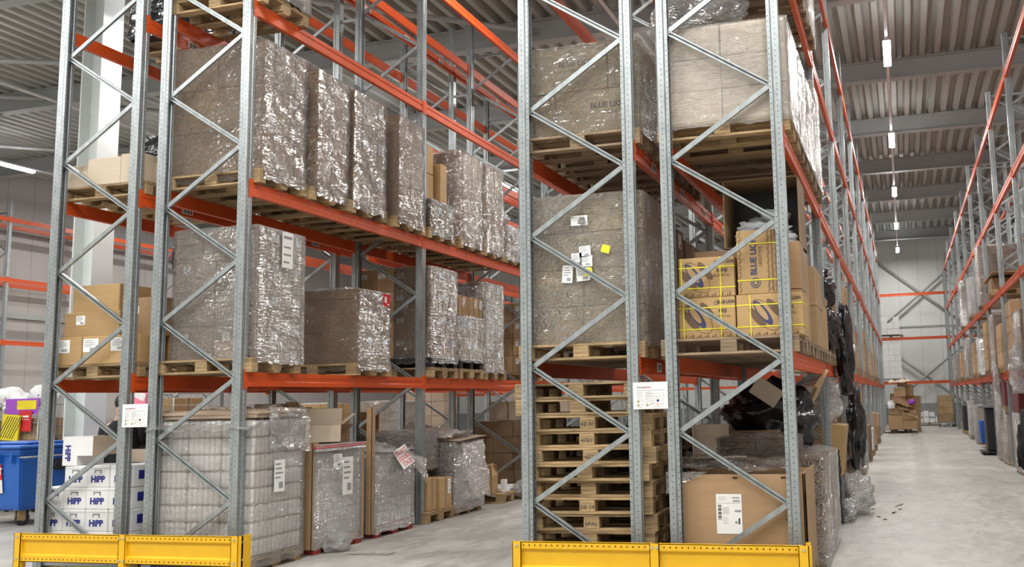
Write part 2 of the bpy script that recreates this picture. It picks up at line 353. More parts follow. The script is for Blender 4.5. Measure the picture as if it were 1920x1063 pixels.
# column
def hcol(x,y,label):
    m=MB()
    for s in (-1,1): m.bx(s*.20-.012,s*.20+.012,-.22,.22,0,9.1,'column')
    m.bx(-.2,.2,-.01,.01,0,9.1,'column'); thing('steel_column',m,label,'column',(x,y,0),(0,0,R.choice([0])))
hcol(-13.32,12.95,'tall white steel column standing behind the left rack')
hcol(-24.6,12.95,'white steel column near the left wall'); hcol(-13.3,32.95,'white steel column far beyond the left rack')
# ------------------------------------------------------------------ lamps
lm=MB().bx(-.05,.05,-.75,.75,.03,.09,'lampbody').mesh('housing'); dm=MB().bx(-.075,.075,-.74,.74,.0,.04,'lamp',.012).mesh('diffuser')
PW=165
ai=0
for xi,(x,nm,ys) in enumerate(((0.05,'right aisle',[-1.6+7.06*i for i in range(8)]),(-4.83,'aisle between left and middle racks',[-1.6+7.06*i for i in range(7)]),(-12.07,'open area left of the left rack',[-.3+7.06*i for i in range(7)]),(-18.3,'centre of the open left hall',[-.3+7.06*i for i in range(6)]),(-24.06,'aisle by the left wall',[-.74+7.06*i for i in range(6)]),(5.6,'aisle right of the right rack',[5.5+7.06*i for i in range(5)]))):
    tag(ob('light_trunking',MB().bx(-.03,.03,min(ys)-3,max(ys)+2,.09,.13,'lampbody'),None,(x,0,8.55)),'thin grey lighting track above the '+nm,'lighting track')
    for i,y in enumerate(ys):
        e=empty('ceiling_lamp',(x,y,8.55)); tag(e,'lit linear lamp over %s, %s from camera'%(nm,ORD[i]),'ceiling lamp','ceiling lamps')
        ob('housing',lm,e); ob('diffuser',dm,e)
        la=D.lights.new('lamp_light','AREA'); la.shape='RECTANGLE'; la.size=.15; la.size_y=1.45; la.energy=PW*(.85 if xi==1 else 1); la.color=(1,.975,.93)
        lo=D.objects.new('lamp_light',la); C.objects.link(lo); lo.parent=e; lo.location=(0,0,-.01)
tag(ob('light_trunking',MB().bx(-20.5,3.5,-.03,.03,.09,.13,'lampbody'),None,(0,1.9,8.55)),'thin grey lighting track along the cross aisle in front of the racks','lighting track')
for i,x in enumerate((-19,-15.6,-12.6,-9.4,-6.6,-3.4,-1.2,2.2)):
    e=empty('ceiling_lamp',(x,1.9,8.55),PI/2); tag(e,'lit linear lamp over the cross aisle in front of the racks, %s from left'%ORD[i],'ceiling lamp','ceiling lamps')
    ob('housing',lm,e); ob('diffuser',dm,e)
    la=D.lights.new('lamp_light','AREA'); la.shape='RECTANGLE'; la.size=.15; la.size_y=1.45; la.energy=PW*.9; la.color=(1,.975,.93)
    lo=D.objects.new('lamp_light',la); C.objects.link(lo); lo.parent=e; lo.location=(0,0,-.01)
w=D.worlds.new('w'); S.world=w; w.use_nodes=True; w.node_tree.nodes['Background'].inputs[0].default_value=(.82,.9,1,1); w.node_tree.nodes['Background'].inputs[1].default_value=.07
# ------------------------------------------------------------------ pallets
_p={}
def pallet_parts(wood):
    if wood in _p: return _p[wood]
    dk=MB(); 
    for y,wd in ((-.3275,.145),(-.175,.10),(0,.145),(.175,.10),(.3275,.145)): dk.bx(-.6,.6,y-wd/2,y+wd/2,.122,.144,wood,.003)
    for x in (-.53,0,.53): dk.bx(x-.07,x+.07,-.4,.4,.1,.122,wood)
    bl=MB().bx(-.0725,.0725,-.05,.05,.022,.1,wood,.002); bc=MB().bx(-.0725,.0725,-.0725,.0725,.022,.1,wood,.002)
    rn=MB().bx(-.6,.6,-.05,.05,0,.022,wood,.002); 
    fl=MB()
    for y,wd in ((-.3275,.145),(-.175,.10),(0,.145),(.175,.10),(.3275,.145)): fl.bx(-.6,.6,y-wd/2,y+wd/2,.122,.144,wood)
    for x in (-.53,0,.53):
        fl.bx(x-.07,x+.07,-.4,.4,.1,.122,wood)
        for y in (-.35,0,.35): fl.bx(x-.07,x+.07,y-.05,y+.05,.022,.1,wood)
    for y in (-.35,0,.35): fl.bx(-.6,.6,y-.05,y+.05,0,.022,wood)
    _p[wood]=(dk.mesh('deck'),bl.mesh('block'),bc.mesh('block'),rn.mesh('runner'),fl.mesh('pallet')); return _p[wood]
def pallet(x,y,z,label,rz=0,wood='wood',far=False,group='wooden pallets',sy=1,tilt=(0,0)):
    dk,bl,bc,rn,fl=pallet_parts(wood)
    if far: o=thing('pallet',fl,label,'pallet',(x,y,z),(0,0,rz),group); o.scale=(1,sy,1); return o
    e=empty('pallet',(x,y,z),rz); tag(e,label,'pallet',group); e.scale=(1,sy,1); e.rotation_euler=(tilt[0],tilt[1],rz)
    ob('deck',dk,e)
    for yy in (-.35,0,.35):
        ob('runner',rn,e,(0,yy,0))
        for xx in (-.5275,0,.5275): ob('block',bc if yy==0 else bl,e,(xx,yy,0))
    return e
# ------------------------------------------------------------------ cartons and wrapped loads
_c={}
def carton_mesh(dx,dy,dz,mat,tape):
    k=(round(dx,3),round(dy,3),round(dz,3),mat,tape)
    if k not in _c:
        a=MB().bx(-dx/2,dx/2,-dy/2,dy/2,0,dz,mat,.006).mesh('carton')
        t=None
        if tape:
            t=MB(); t.bx(-dx/2-.001,dx/2+.001,-.024,.024,dz-.01,dz+.001,'tape'); t.bx(-dx/2-.001,-dx/2+.01,-.024,.024,0,dz,'tape'); t.bx(dx/2-.01,dx/2+.001,-.024,.024,0,dz,'tape'); t=t.mesh('tape')
        _c[k]=(a,t)
    return _c[k]
def label_mesh(w,h):
    k=('L',w,h)
    if k not in _c:
        m=MB().bx(-w/2,w/2,-.0015,0,-h/2,h/2,'paper')
        for i in range(4): m.bx(-w*.4,w*(.1+.1*(i%3)),-.0022,-.0015,h*(.34-.14*i),h*(.34-.14*i)+h*.05,'greyink')
        for i in range(8): m.bx(-w*.05+i*w*.05,-w*.05+i*w*.05+w*.025,-.0022,-.0015,-h*.4,-h*.2,'ink')
        _c[k]=m.mesh('paper_label')
    return _c[k]
def plabel(parent,w,h,loc,face='y'): 
    return ob('paper_label',label_mesh(w,h),parent,loc,(0,0,{'y':0,'x':PI/2,'-x':-PI/2}[face]))
def carton(x,y,z,dx,dy,dz,label,mat='carton',tape=True,group=None,rz=0,labs='',lw=.1,lh=.1,jit=.004,tilt=(0,0)):
    a,t=carton_mesh(dx,dy,dz,mat,tape)
    o=thing('carton',a,label,'carton',(x+R.uniform(-jit,jit),y+R.uniform(-jit,jit),z),(tilt[0],tilt[1],rz+R.uniform(-1,1)*jit*2),group)
    if t: ob('tape',t,o)
    if 'y' in labs: plabel(o,lw,lh,(-dx*.2,-dy/2-.001,dz*.68),'y')
    if 'x' in labs: plabel(o,lw,lh,(dx/2+.001,dy*.28,dz*.7),'x')
    if 'm' in labs: plabel(o,lw,lh,(-dx/2-.001,0,dz*.68),'-x')
    return o
def load(X0,X1,Y0_,Y1,z,nx,ny,nz,h,place,mat='carton',faces='yx',labs='',lw=.1,lh=.1,tape=True,group=None,gap=.006,adj='brown'):
    dx=(X1-X0)/nx-gap; dy=(Y1-Y0_)/ny-gap
    cx=['left','middle','right'] if nx==3 else (['left','right'] if nx==2 else (['only'] if nx==1 else ['far left','centre left','centre right','far right']))
    cy=['front','back'] if ny==2 else (['front','middle','back'] if ny==3 else ['']*ny if ny==1 else ['front','second','third','back'])
    for iz in range(nz):
        for ix in range(nx):
            for iy in range(ny):
                vis=('y' in faces and iy==0) or ('x' in faces and ix==nx-1) or ('m' in faces and ix==0)
                if not vis: continue
                lb=''
                if labs and R.random()<.8:
                    if 'y' in labs and iy==0: lb+='y'
                    if 'x' in labs and ix==nx-1: lb+='x'
                    if 'm' in labs and ix==0: lb+='m'
                nm=(cy[iy]+' '+cx[ix]).strip() if nx>1 else cy[iy]
                carton(X0+(ix+.5)*(X1-X0)/nx,Y0_+(iy+.5)*(Y1-Y0_)/ny,z+iz*h,dx,dy,h-.004,(adj+' carton, %s layer up%s, %s'%(ORD[iz],', '+nm if nm else '',place)),mat,tape,group or 'cartons '+place,labs=lb,lw=lw,lh=lh)
def wrap(X0,X1,Y0_,Y1,z0,z1,label,mat='film',seed=0,amp=.014,inward=.16,topwave=.02,group='stretch film round pallet loads',bulge=0):
    m=MB(); W=X1-X0; H=Y1-Y0_; rc=.03; off=.011
    def per(u):
        u=u%1; P=2*(W+H); s=u*P
        if s<W: return Vector((X0+s,Y0_)),Vector((0,-1)),s/W
        s-=W
        if s<H: return Vector((X1,Y0_+s)),Vector((1,0)),s/H
        s-=H
        if s<W: return Vector((X1-s,Y1)),Vector((0,1)),s/W
        s-=W; return Vector((X0,Y1-s)),Vector((-1,0)),s/H
    nu=96; nside=40; ntop=6; nv=nside+ntop
    def fn(u,v):
        p,nr,e=per(u); j=v*nv; cen=Vector(((X0+X1)/2,(Y0_+Y1)/2))
        if min(e,1-e)<.05:
            d=(p-cen); nr=Vector((math.copysign(1,d.x),math.copysign(1,d.y)))*.707
        if j<=nside:
            t=j/nside; z=z0+(z1-z0)*t
            q=Vector((u*9*(1),t*14+seed*3.1,seed)); a=noise.noise(Vector((math.cos(u*2*PI)*3,math.sin(u*2*PI)*3,t*9+seed*5)))
            b=noise.noise(Vector((math.cos(u*2*PI)*9,math.sin(u*2*PI)*9,t*26+seed*5)))
            dd=off+amp*(.5+.5*a)+amp*.5*abs(b)+bulge*math.sin(PI*t)
            if t<.08: z-=.03*(1-t/.08)*(noise.noise(Vector((math.cos(u*2*PI)*6,math.sin(u*2*PI)*6,seed)))+.2); dd+=.006
            return (p.x+nr.x*dd,p.y+nr.y*dd,z)
        t=(j-nside)/ntop; q=p+(cen-p)*min(.95,t*inward/ max(.01,min(W,H)/2)*1.0)
        zz=z1+.012+topwave*(1+noise.noise(Vector((q.x*7,q.y*7,seed+t*3))))*min(1,t*1.6)
        return (q.x,q.y,zz)
    m.grid(fn,nu,nv,mat,True)
    o=thing('stretch_film',m,label,'stretch film',group=group)
    return o
def sheet(pts,mat,nu,nv,seed,amp,name,label,cat,group=None,th=0):
    """crumpled sheet over a bilinear patch of four corners"""
    a,b,c,d=[Vector(p) for p in pts]; n=((b-a).cross(d-a)).normalized(); m=MB()
    def fn(u,v):
        p=a*(1-u)*(1-v)+b*u*(1-v)+c*u*v+d*(1-u)*v
        k=noise.noise(Vector((u*4,v*4,seed)))*amp+noise.noise(Vector((u*11,v*11,seed+9)))*amp*.45
        ed=(noise.noise(Vector((u*5,v*5,seed+4))))*amp*.8
        return p+n*k+(b-a).normalized()*ed+(d-a).normalized()*ed
    m.grid(fn,nu,nv,mat); o=thing(name,m,label,cat,group=group)
    if th: md=o.modifiers.new('t','SOLIDIFY'); md.thickness=th
    return o
def crumple(loc,size,mat,seed,name,label,cat,group=None,sub=4,amp=.35,fr=2.2):
    m=MB(); bmesh.ops.create_icosphere(m.bm,subdivisions=sub,radius=1); m.mi(mat)
    for v in m.bm.verts:
        n=v.co.normalized(); k=1+amp*noise.noise(n*fr+Vector((seed,0,0)))+amp*.45*noise.noise(n*fr*3+Vector((0,seed,0)))+amp*.2*abs(noise.noise(n*fr*8+Vector((0,0,seed))))
        v.co=Vector((n.x*k*size[0]/2,n.y*k*size[1]/2,n.z*k*size[2]/2))
        if v.co.z<-size[2]*.42: v.co.z=-size[2]*.42-(abs(v.co.z)-size[2]*.42)*.1
    for f in m.bm.faces: f.smooth=True
    return thing(name,m,label,cat,(loc[0],loc[1],loc[2]+size[2]*.44),group=group)
def open_box(x,y,z,dx,dy,dz,label,mat='carton',rz=0,flaps=(1,1,1,1),fa=(2.2,2.2,1.2,1.6),cat='open carton',group=None,tilt=(0,0)):
    e=empty('open_carton',(x,y,z)); e.rotation_euler=(tilt[0],tilt[1],rz); tag(e,label,cat,group); t=.005
    m=MB(); m.bx(-dx/2,dx/2,-dy/2,dy/2,0,t,mat); m.bx(-dx/2,-dx/2+t,-dy/2,dy/2,0,dz,mat); m.bx(dx/2-t,dx/2,-dy/2,dy/2,0,dz,mat); m.bx(-dx/2,dx/2,-dy/2,-dy/2+t,0,dz,mat); m.bx(-dx/2,dx/2,dy/2-t,dy/2,0,dz,mat)
    ob('box_body',m,e)
    for i,(f,an) in enumerate(zip(flaps,fa)):
        if not f: continue
        ln,wd=(dx,dy/2) if i<2 else (dy,dx/2)
        q=MB().bx(-ln/2,ln/2,0,wd,0,.004,mat)
        loc=[(0,-dy/2,dz),(0,dy/2,dz),(-dx/2,0,dz),(dx/2,0,dz)][i]; rzf=[0,PI,-PI/2,PI/2][i]
        o=ob('flap',q,e,loc); o.rotation_euler=Euler((an,0,rzf),'XYZ')
    return e
CA,CA2,CB,CB2=-6.84,-8.27,-1.437,-2.786
PH=.144
def zl(k): return LV[k]+PH+.001
# ============================================================ LEFT DOUBLE RACK, aisle half
x0,x1=CA-.58,-6.255
# lowest shelf
pallet(CA,8.43,LV[0],'pale pallet under nearest wrapped load on left rack lowest shelf')
zz=zl(0)
for iz,(n,h) in enumerate(((2,.34),(4,.36),(2,.35),(3,.30))):
    xa=-7.26; dxx=(x1-xa)/n
    for ix in range(n):
        for iy in range(2):
            if iy==1 and ix<n-1: continue
            carton(xa+(ix+.5)*dxx,8.10+(iy+.5)*.38,zz,dxx-.006,.374,h-.004,'greyish carton, %s layer, %s, %s row, nearest load on left rack lowest shelf'%(ORD[iz],'%s column'%ORD[ix],['front','back'][iy]),'carton_p',True,'cartons in nearest wrapped load',labs='yx' if iz in (0,2) and iy==0 else ('x' if iz else ''),lw=.085,lh=.085)
    zz+=h
wrap(xa,x1,8.10,8.86,LV[0]+.1,zz,'hazy stretch film round nearest load, left rack lowest shelf','film_m',1)
g=thing('document_sheet',MB().bx(0,.002,-.09,.09,-.19,.19,'paper').bx(.002,.0025,-.07,.07,.12,.15,'greyink').bx(.002,.0025,-.07,.05,.02,.04,'greyink').bx(.002,.0025,-.07,.06,-.06,-.04,'greyink').bx(.002,.0025,-.07,.03,-.14,-.12,'greyink'),'white delivery sheet high on nearest load of left rack lowest shelf','paper sheet',(x1+.03,8.54,3.24))
P2='second load, left rack lowest shelf'
pallet(CA,10.30,LV[0],'pallet under film-wrapped load with red sticker, left rack lowest shelf')
load(x0,x1,9.95,10.66,zl(0),2,2,2,.385,P2,'carton','yx','x',.07,.09)
load(x0,x1,9.97,10.64,zl(0)+.77,3,1,1,.13,P2+' top','carton','yx')
wrap(x0,x1,9.95,10.66,LV[0]+.06,2.99,'shiny stretch film with red sticker, second load, left rack lowest shelf','film',2,.02)
e=thing('red_sticker',MB().bx(0,.002,-.08,.08,-.08,.08,'redink').bx(.002,.003,-.05,-.0,-.03,.045,'paper').bx(.002,.003,.02,.06,-.06,-.04,'paper'),'red sticker with white panel on second wrapped load','sticker',(x1+.045,10.52,2.89))
P3='behind second post, left rack lowest shelf'
pallet(CA,12.16,LV[0],'pale pallet behind second post on left rack lowest shelf')
def black_pallet(x,y,z,label):
    m=MB().bx(-.6,.6,-.4,.4,.09,.13,'plastic_k',.006)
    for a in (-.52,0,.52):
        for b in (-.34,0,.34): m.bx(a-.07,a+.07,b-.055,b+.055,0,.09,'plastic_k',.004)
    thing('plastic_pallet',m,label,'pallet',(x,y,z),group='black plastic pallets')
black_pallet(CA,12.16,zl(0),'black plastic pallet stacked on pale pallet behind second post')
load(x0,x1,11.79,12.53,zl(0)+.13,4,2,4,.32,P3,'carton','yx','yx',.11,.07)
wrap(x0+.6,x1,11.79,12.53,zl(0)+.06,3.50,'shiny film round load behind second post, left rack lowest shelf','film',3,.02)
pallet(CA,13.03,LV[0],'pale pallet third from second post on left rack lowest shelf')
black_pallet(CA,13.03,zl(0),'black plastic pallet under short strapped load, left rack lowest shelf')
load(x0,x1,12.63,13.42,zl(0)+.13,2,4,2,.32,'lower part of short load, left rack lowest shelf','carton','x','x',.08,.1)
load(x0,x1,12.63,13.42,zl(0)+.78,2,4,1,.31,'top of short load, left rack lowest shelf','carton_b','x','x',.09,.12)
wrap(x0,x1,12.63,13.42,zl(0)+.10,zl(0)+.79,'film round lower part of short load, left rack lowest shelf','film',4,.02)
pallet(CA,13.9,LV[0],'pale pallet under tall load beyond short load, left rack lowest shelf')
load(x0,x1,13.52,14.2,zl(0),2,1,4,.345,'tall load beyond short load, lowest shelf','carton_p','yx','x',.07,.09)
wrap(x0,x1,13.52,14.2,LV[0]+.1,3.47,'film round tall load beyond short load, left rack lowest shelf','film',5,.02)
pallet(CA,15.85,LV[0],'pallet in third bay of left rack lowest shelf',far=True)
load(x0,x1,15.5,16.25,zl(0),3,2,4,.31,'third bay, left rack lowest shelf','carton','yx','yx',.12,.09)
# second shelf
specs=[(8.14,8.82,2,2,3,.465,'nearest load, left rack second shelf'),(9.06,9.66,2,1,3,.46,'second load, left rack second shelf'),(9.82,10.50,2,2,3,.46,'third load, left rack second shelf'),(10.86,11.50,2,1,3,.455,'fourth load, left rack second shelf'),(12.72,13.40,2,1,3,.45,'tall load past second post, second shelf'),(13.56,14.22,2,1,3,.45,'next tall load past second post, second shelf')]
for i,(a,b,nx,ny,nz,h,pl) in enumerate(specs):
    pallet(CA,(a+b)/2,LV[1],'wooden pallet under '+pl,wood='wood')
    load(x0,x1,a,b,zl(1),nx,ny,nz,h,pl,'carton_q','yx',labs='x' if i==2 else '',lw=.1,lh=.14)
    wrap(x0,x1,a,b,LV[1]+.05,zl(1)+nz*h,'glossy stretch film round '+pl,'film',10+i,.034,topwave=.04)
pallet(CA,12.07,LV[1],'wooden pallet under low wrapped load past second post, second shelf')
load(x0,x1,11.76,12.44,zl(1),2,2,1,.42,'low wrapped load past second post','carton_d','yx','x',.1,.08)
wrap(x0,x1,11.76,12.44,LV[1]+.05,zl(1)+.42,'film round low load past second post, second shelf','film',20,.02)
for i,(yy,hz,dz) in enumerate(((11.98,.44,.42),(11.98,.42,.86))): carton(CA+.1,yy,zl(1)+dz,.6,.38,hz-.01,'tan carton, %s in column standing on low load past second post'%ORD[i],'carton_b')
carton(CA+.28,12.33,zl(1)+.42,.4,.2,.62,'slim upright carton beside column on low load past second post','carton_b')
pallet(CA,14.72,LV[1],'wooden pallet under lumpy load at right end of second shelf')
load(x0,x1,14.36,15.05,zl(1),2,2,1,.5,'lumpy load at right end of second shelf','carton_d','yx')
wrap(x0,x1,14.36,15.05,LV[1]+.05,zl(1)+.5,'film round lumpy load at right end of second shelf','film',21,.03)
crumple((CA+.3,14.6,zl(1)+.53),(.4,.5,.25),'film',3,'crumpled_film','bunched clear film on lumpy load at right end','plastic film')
# third shelf
pallet(CA,8.45,LV[2],'wooden pallet under load on left rack third shelf, top left')
pallet(CA,8.45,LV[2]+.145,'upper pallet of two under top left load',wood='wood_d')
load(x0,x1,8.10,8.87,LV[2]+.29,2,2,2,.4,'top left load, left rack third shelf','carton_p')
wrap(x0,x1,8.10,8.87,LV[2]+.15,LV[2]+1.1,'film round top left load, left rack third shelf','film_m',30,.03)
# floor, aisle half: packs
def pack_mesh(nx,ny,r,h,mat):
    m=MB(); pts=[]
    def arc(cx,cy,a0,a1):
        for k in range(7): a=a0+(a1-a0)*k/6; pts.append((cx+r*math.cos(a),cy+r*math.sin(a)))
    for i in range(nx): arc((i-(nx-1)/2)*2*r,-(ny-1)*r,-PI+.04,-.04)
    for j in range(ny): arc((nx-1)*r,(j-(ny-1)/2)*2*r,-PI/2+.04,PI/2-.04)
    for i in range(nx)[::-1]: arc((i-(nx-1)/2)*2*r,(ny-1)*r,.04,PI-.04)
    for j in range(ny)[::-1]: arc(-(nx-1)*r,(j-(ny-1)/2)*2*r,PI/2+.04,1.5*PI-.04)
    def ring(s,z): return [(x*s,y*s,z) for x,y in pts]
    rows=[ring(.93,0),ring(1,.012),ring(1,h*.45),ring(.985,h*.5),ring(1,h*.55),ring(1,h-.015),ring(.9,h)]
    k=m.mi(mat); V=[[m.bm.verts.new(p) for p in rw] for rw in rows]; n=len(pts)
    for a,b in zip(V,V[1:]):
        for i in range(n): f=m.bm.faces.new((a[i],a[(i+1)%n],b[(i+1)%n],b[i])); f.smooth=True
    m.bm.faces.new(V[-1]); m.bm.faces.new(V[0][::-1]); return m.mesh('drink_pack')
pkA=pack_mesh(6,4,.0325,.159,'trays'); pkG=pack_mesh(6,4,.0325,.15,'trays_g')
pallet(CA,8.49,0,'wooden pallet on floor under tall stack of white packs',wood='wood')
nl=8
for iz in range(nl):
    z=.146+iz*.166
    for ix in range(3):
        for iy in range(3):
            if ix<2 and iy>0: continue
            thing('drink_pack',pkA,'white shrink-wrapped pack, %s layer, %s %s, tall stack at left rack foot'%(ORD[iz],['front','middle','back'][iy],['left','centre','right'][ix]),'pack',(CA-.39+ix*.395,8.235+iy*.265,z),group='white packs in tall stack')
    thing('cardboard_sheet',MB().bx(-.59,.585,-.4,.4,0,.004,'carton_l'),'thin cardboard layer sheet above %s layer of white pack stack'%ORD[iz],'cardboard sheet',(CA,8.51,z+.160),group='layer sheets in white stack')
for i,(a,z) in enumerate(((0,1.49),(.06,1.53))): 
    thing('cardboard_tray',MB().bx(-.58,.60,-.42,.42,0,.03 if i else .035,'carton_p',.006).bx(-.5,.52,-.35,.38,.03,.05,'carton_p'),'flattened cardboard tray on white pack stack, %s'%['lower','upper'][i],'cardboard tray',(CA+.01,8.53,z),(.01*i,0,.03*i))
wrap(CA-.60,CA+.60,8.10,8.90,.05,1.46,'hazy stretch film round tall white pack stack on floor','film_s',40,.014,.1)
sheet([(CA-.6,7.97,1.38),(CA+.65,7.96,1.38),(CA+.62,8.5,1.62),(CA-.5,8.5,1.62)],'film_m',26,14,3,.07,'crumpled_film','loose crumpled film over front of white pack stack','plastic film')
sheet([(-6.21,8.3,1.2),(-6.20,8.98,1.12),(-6.22,8.95,1.58),(-6.22,8.3,1.6)],'film_w',14,14,5,.05,'crumpled_film','loose film flap at top right of white pack stack','plastic film')
g=empty('shipping_label',(-6.21,8.47,.90)); tag(g,'large white shipping label on side of white pack stack','paper label')
ob('paper_label',label_mesh(.17,.32),g,(0,0,0),(0,0,PI/2))
# grey wrapped load with corner boards
def wl(y0,y1,top,idx,desc,tn):
    pallet(CA,(y0+y1)/2,0,'red painted pallet under '+desc,wood='wood_r',sy=(y1-y0)/.84)
    for iz in range(tn):
        z=.146+iz*.154
        for iy in range(2):
            for ix in range(2):
                thing('drink_pack',pack_big,'grey pack, %s layer, %s %s, %s'%(ORD[iz],['front','back'][iy],['left','right'][ix],desc),'pack',(CA-.29+ix*.59,y0+.04+(iy+.5)*(y1-y0-.08)/2,z),group='packs in '+desc)
pack_big=pack_mesh(9,7,.032,.15,'trays_g')
wl(9.12,10.08,1.15,0,'grey wrapped load with paper sheets',6)
wrap(x0-.02,x1,9.12,10.08,.06,1.12,'hazy film round grey load with paper sheets on floor','film_g',41,.014,.4)
wl(10.36,11.28,1.0,1,'grey wrapped load with stack warning',5)
wrap(x0-.02,x1,10.36,11.28,.06,.98,'crinkled film round grey load with stack warning on floor','film_g',42,.02,.4,.05)
def board(x,y,z0,z1,label,w=.11,tilt=0):
    m=MB().bx(0,w,0,.006,0,z1-z0,'carton').bx(w-.006,w,0,w,0,z1-z0,'carton'); thing('corner_board',m,label,'corner board',(x,y,z0),(0,tilt,0),group='cardboard corner boards')
board(-6.36,9.085,.06,1.20,'brown cardboard corner board at left edge of grey load')
board(-6.34,10.30,.05,1.56,'tall cardboard corner board standing between the two grey loads',.075)
thing('cardboard_edge_strip',MB().bx(-6.225,-6.215,10.02,10.06,.08,1.1,'carton'),'narrow brown edge strip at right edge of first grey load','edge strip')
for i,(y,z,w_,h_,lb) in enumerate(((9.50,.98,.16,.15,'small square label on first grey load'),(9.70,.80,.20,.42,'tall white document sheet on first grey load'))):
    g=empty('shipping_label',(-6.205,y,z)); tag(g,lb,'paper label'); ob('paper_label',label_mesh(w_,h_),g,(0,0,0),(0,0,PI/2))
thing('red_film_band',MB().bx(-6.221,-6.218,9.09,10.1,1.130,1.138,'redink').bx(-6.222,-6.219,9.09,10.1,1.10,1.165,'film_g').bx(-6.221,-6.218,9.09,10.1,1.152,1.158,'redink').bx(-7.4,-6.22,9.086,9.089,1.130,1.138,'redink').bx(-7.4,-6.22,9.087,9.09,1.10,1.165,'film_g').bx(-7.4,-6.22,9.086,9.089,1.152,1.158,'redink').bx(-7.4,-6.222,9.09,10.1,1.163,1.165,'film_g'),'clear band with thin red lines over top of first grey load','printed film')
g=empty('warning_sheet',(-6.21,10.98,.93)); g.rotation_euler=(.25,-.5,0); tag(g,'white warning sheet with red words on second grey load','warning sheet')
ob('paper',MB().bx(0,.002,-.19,.19,-.13,.13,'paper'),g)
for i,s in enumerate(('DO NOT','DOUBLE','STACK')): text(s,.085,'redink',g,(.003,0,.075-.08*i),FX,bold=.02)
sheet([(-6.9,10.4,1.05),(-6.2,10.4,1.02),(-6.2,11.3,1.0),(-6.9,11.3,1.1)],'film_w',24,18,8,.06,'crumpled_film','puffed clear film on top of second grey load','plastic film')
sheet([(-6.19,11.05,.98),(-6.18,11.5,.88),(-6.17,11.52,.55),(-6.18,11.3,.72)],'film_w',12,12,9,.04,'crumpled_film','film tail hanging off right of second grey load','plastic film')
crumple((-6.15,9.42,.0),(.28,.35,.2),'film_w',6,'crumpled_film','crumpled clear film on floor below first grey load','plastic film')
sheet([(-5.9,9.2,.012),(-5.4,9.2,.012),(-5.4,9.4,.012),(-5.9,9.35,.012)],'film_w',8,4,6,.01,'film_scrap','small film scrap on floor in front of first grey load','plastic film')
# open cartons above the grey loads (rear half pallet spots)
open_box(-7.0,9.55,1.18,.5,.4,.26,'open printed brown carton with raised flaps on first grey load','carton_d',.3,fa=(1.3,2.3,2.4,1.0))
open_box(-6.62,9.78,1.18,.4,.4,.2,'open white-lined carton tipped on first grey load','carton_l',.7,fa=(2.0,1.2,2.2,2.5))
open_box(-6.75,10.1,1.12,.35,.3,.18,'small open brown carton beside white-lined carton','carton',-.4,fa=(2.6,1.9,2.4,2.7))
# floor, past second post
pallet(CA,12.05,0,'wooden pallet on floor behind second post with loose cartons')
carton(-6.50,11.88,.146,.42,.28,.44,'tall brown carton right behind second post on floor pallet','carton_b',labs='')
carton(-6.46,12.22,.146,.40,.36,.42,'brown carton with white label next to tall carton on pallet','carton_b',labs='x',lw=.08,lh=.2)
open_box(-6.58,11.95,.59,.22,.16,.07,'small white open box on top of brown carton','carton_l',.4)
pallet(CA,12.92,0,'wooden pallet on floor under draped grey pack stack')
for iz in range(6):
    for iy in range(2):
        for ix in range(2):
            thing('drink_pack',pack_big,'grey pack, %s layer, %s %s, film-draped stack past second post'%(ORD[iz],['front','back'][iy],['left','right'][ix]),'pack',(CA-.28+ix*.585,12.72+iy*.435,.146+iz*.152),group='packs in draped stack')
wrap(x0,x1+.01,12.48,13.38,.05,1.0,'hazy film round grey pack stack past second post','film_g',44,.03,.1)
sheet([(-6.17,12.5,1.0),(-6.14,13.2,1.05),(-6.12,13.42,.2),(-6.13,12.75,.25)],'film_w',24,22,12,.06,'draped_film','loose white film draped down side of grey pack stack','plastic film')
thing('cardboard_sheet',MB().bx(-.58,.62,-.5,.5,0,.006,'carton_p'),'warped cardboard sheet on top of draped grey stack','cardboard sheet',(CA+.03,12.95,1.10),(.04,.05,.03))
sheet([(-7.4,12.4,1.12),(-6.3,12.35,1.12),(-6.3,13.2,1.18),(-7.4,13.3,1.3)],'film_g',24,14,14,.1,'crumpled_film','brownish film heaped over cardboard sheet on grey stack','plastic film')
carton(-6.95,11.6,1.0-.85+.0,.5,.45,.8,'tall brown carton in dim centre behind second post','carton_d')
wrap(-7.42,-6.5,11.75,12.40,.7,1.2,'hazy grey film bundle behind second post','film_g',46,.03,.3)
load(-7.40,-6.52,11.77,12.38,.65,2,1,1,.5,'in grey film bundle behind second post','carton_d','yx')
pallet(CA,14.5,0,'wooden pallet with scraps at right end of left aisle',rz=.05)
open_box(-6.6,14.15,.146,.4,.4,.28,'open brown carton on scrap pallet at right end','carton_b',.2,fa=(1.9,1.0,2.6,1.2))
for i,(y,dz) in enumerate(((14.5,.0),(14.72,.03),(14.9,0))): thing('foam_block',MB().bx(-.2,.2,-.05,.05,0,.06,'white_p',.004),'white packing piece on scrap pallet, %s'%['nearest','middle','farthest'][i],'packing piece',(-6.5,y,.15+dz),(0,.02*i,.5*i),group='white packing pieces')
thing('foam_post',MB().bx(-.04,.04,-.04,.04,0,.2,'white_p',.004),'short upright white box on scrap pallet','packing piece',(-6.35,14.42,.147))
crumple((-6.2,15.0,0),(.5,.7,.3),'film_w',21,'crumpled_film','heap of clear film beside scrap pallet','plastic film')
# hanging shelf-like white boxes, third bay dark stuff
for i in range(4): carton(-7.0+.38*i,15.9,1.28,.36,.5,.32,'pale grey carton in suspended row, %s from left, third bay floor level'%ORD[i],'carton_l',False,'pale carton row')
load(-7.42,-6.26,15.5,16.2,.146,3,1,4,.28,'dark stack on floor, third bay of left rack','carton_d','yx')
pallet(CA,15.85,0,'pallet under dark stack in third bay of left rack',far=True)
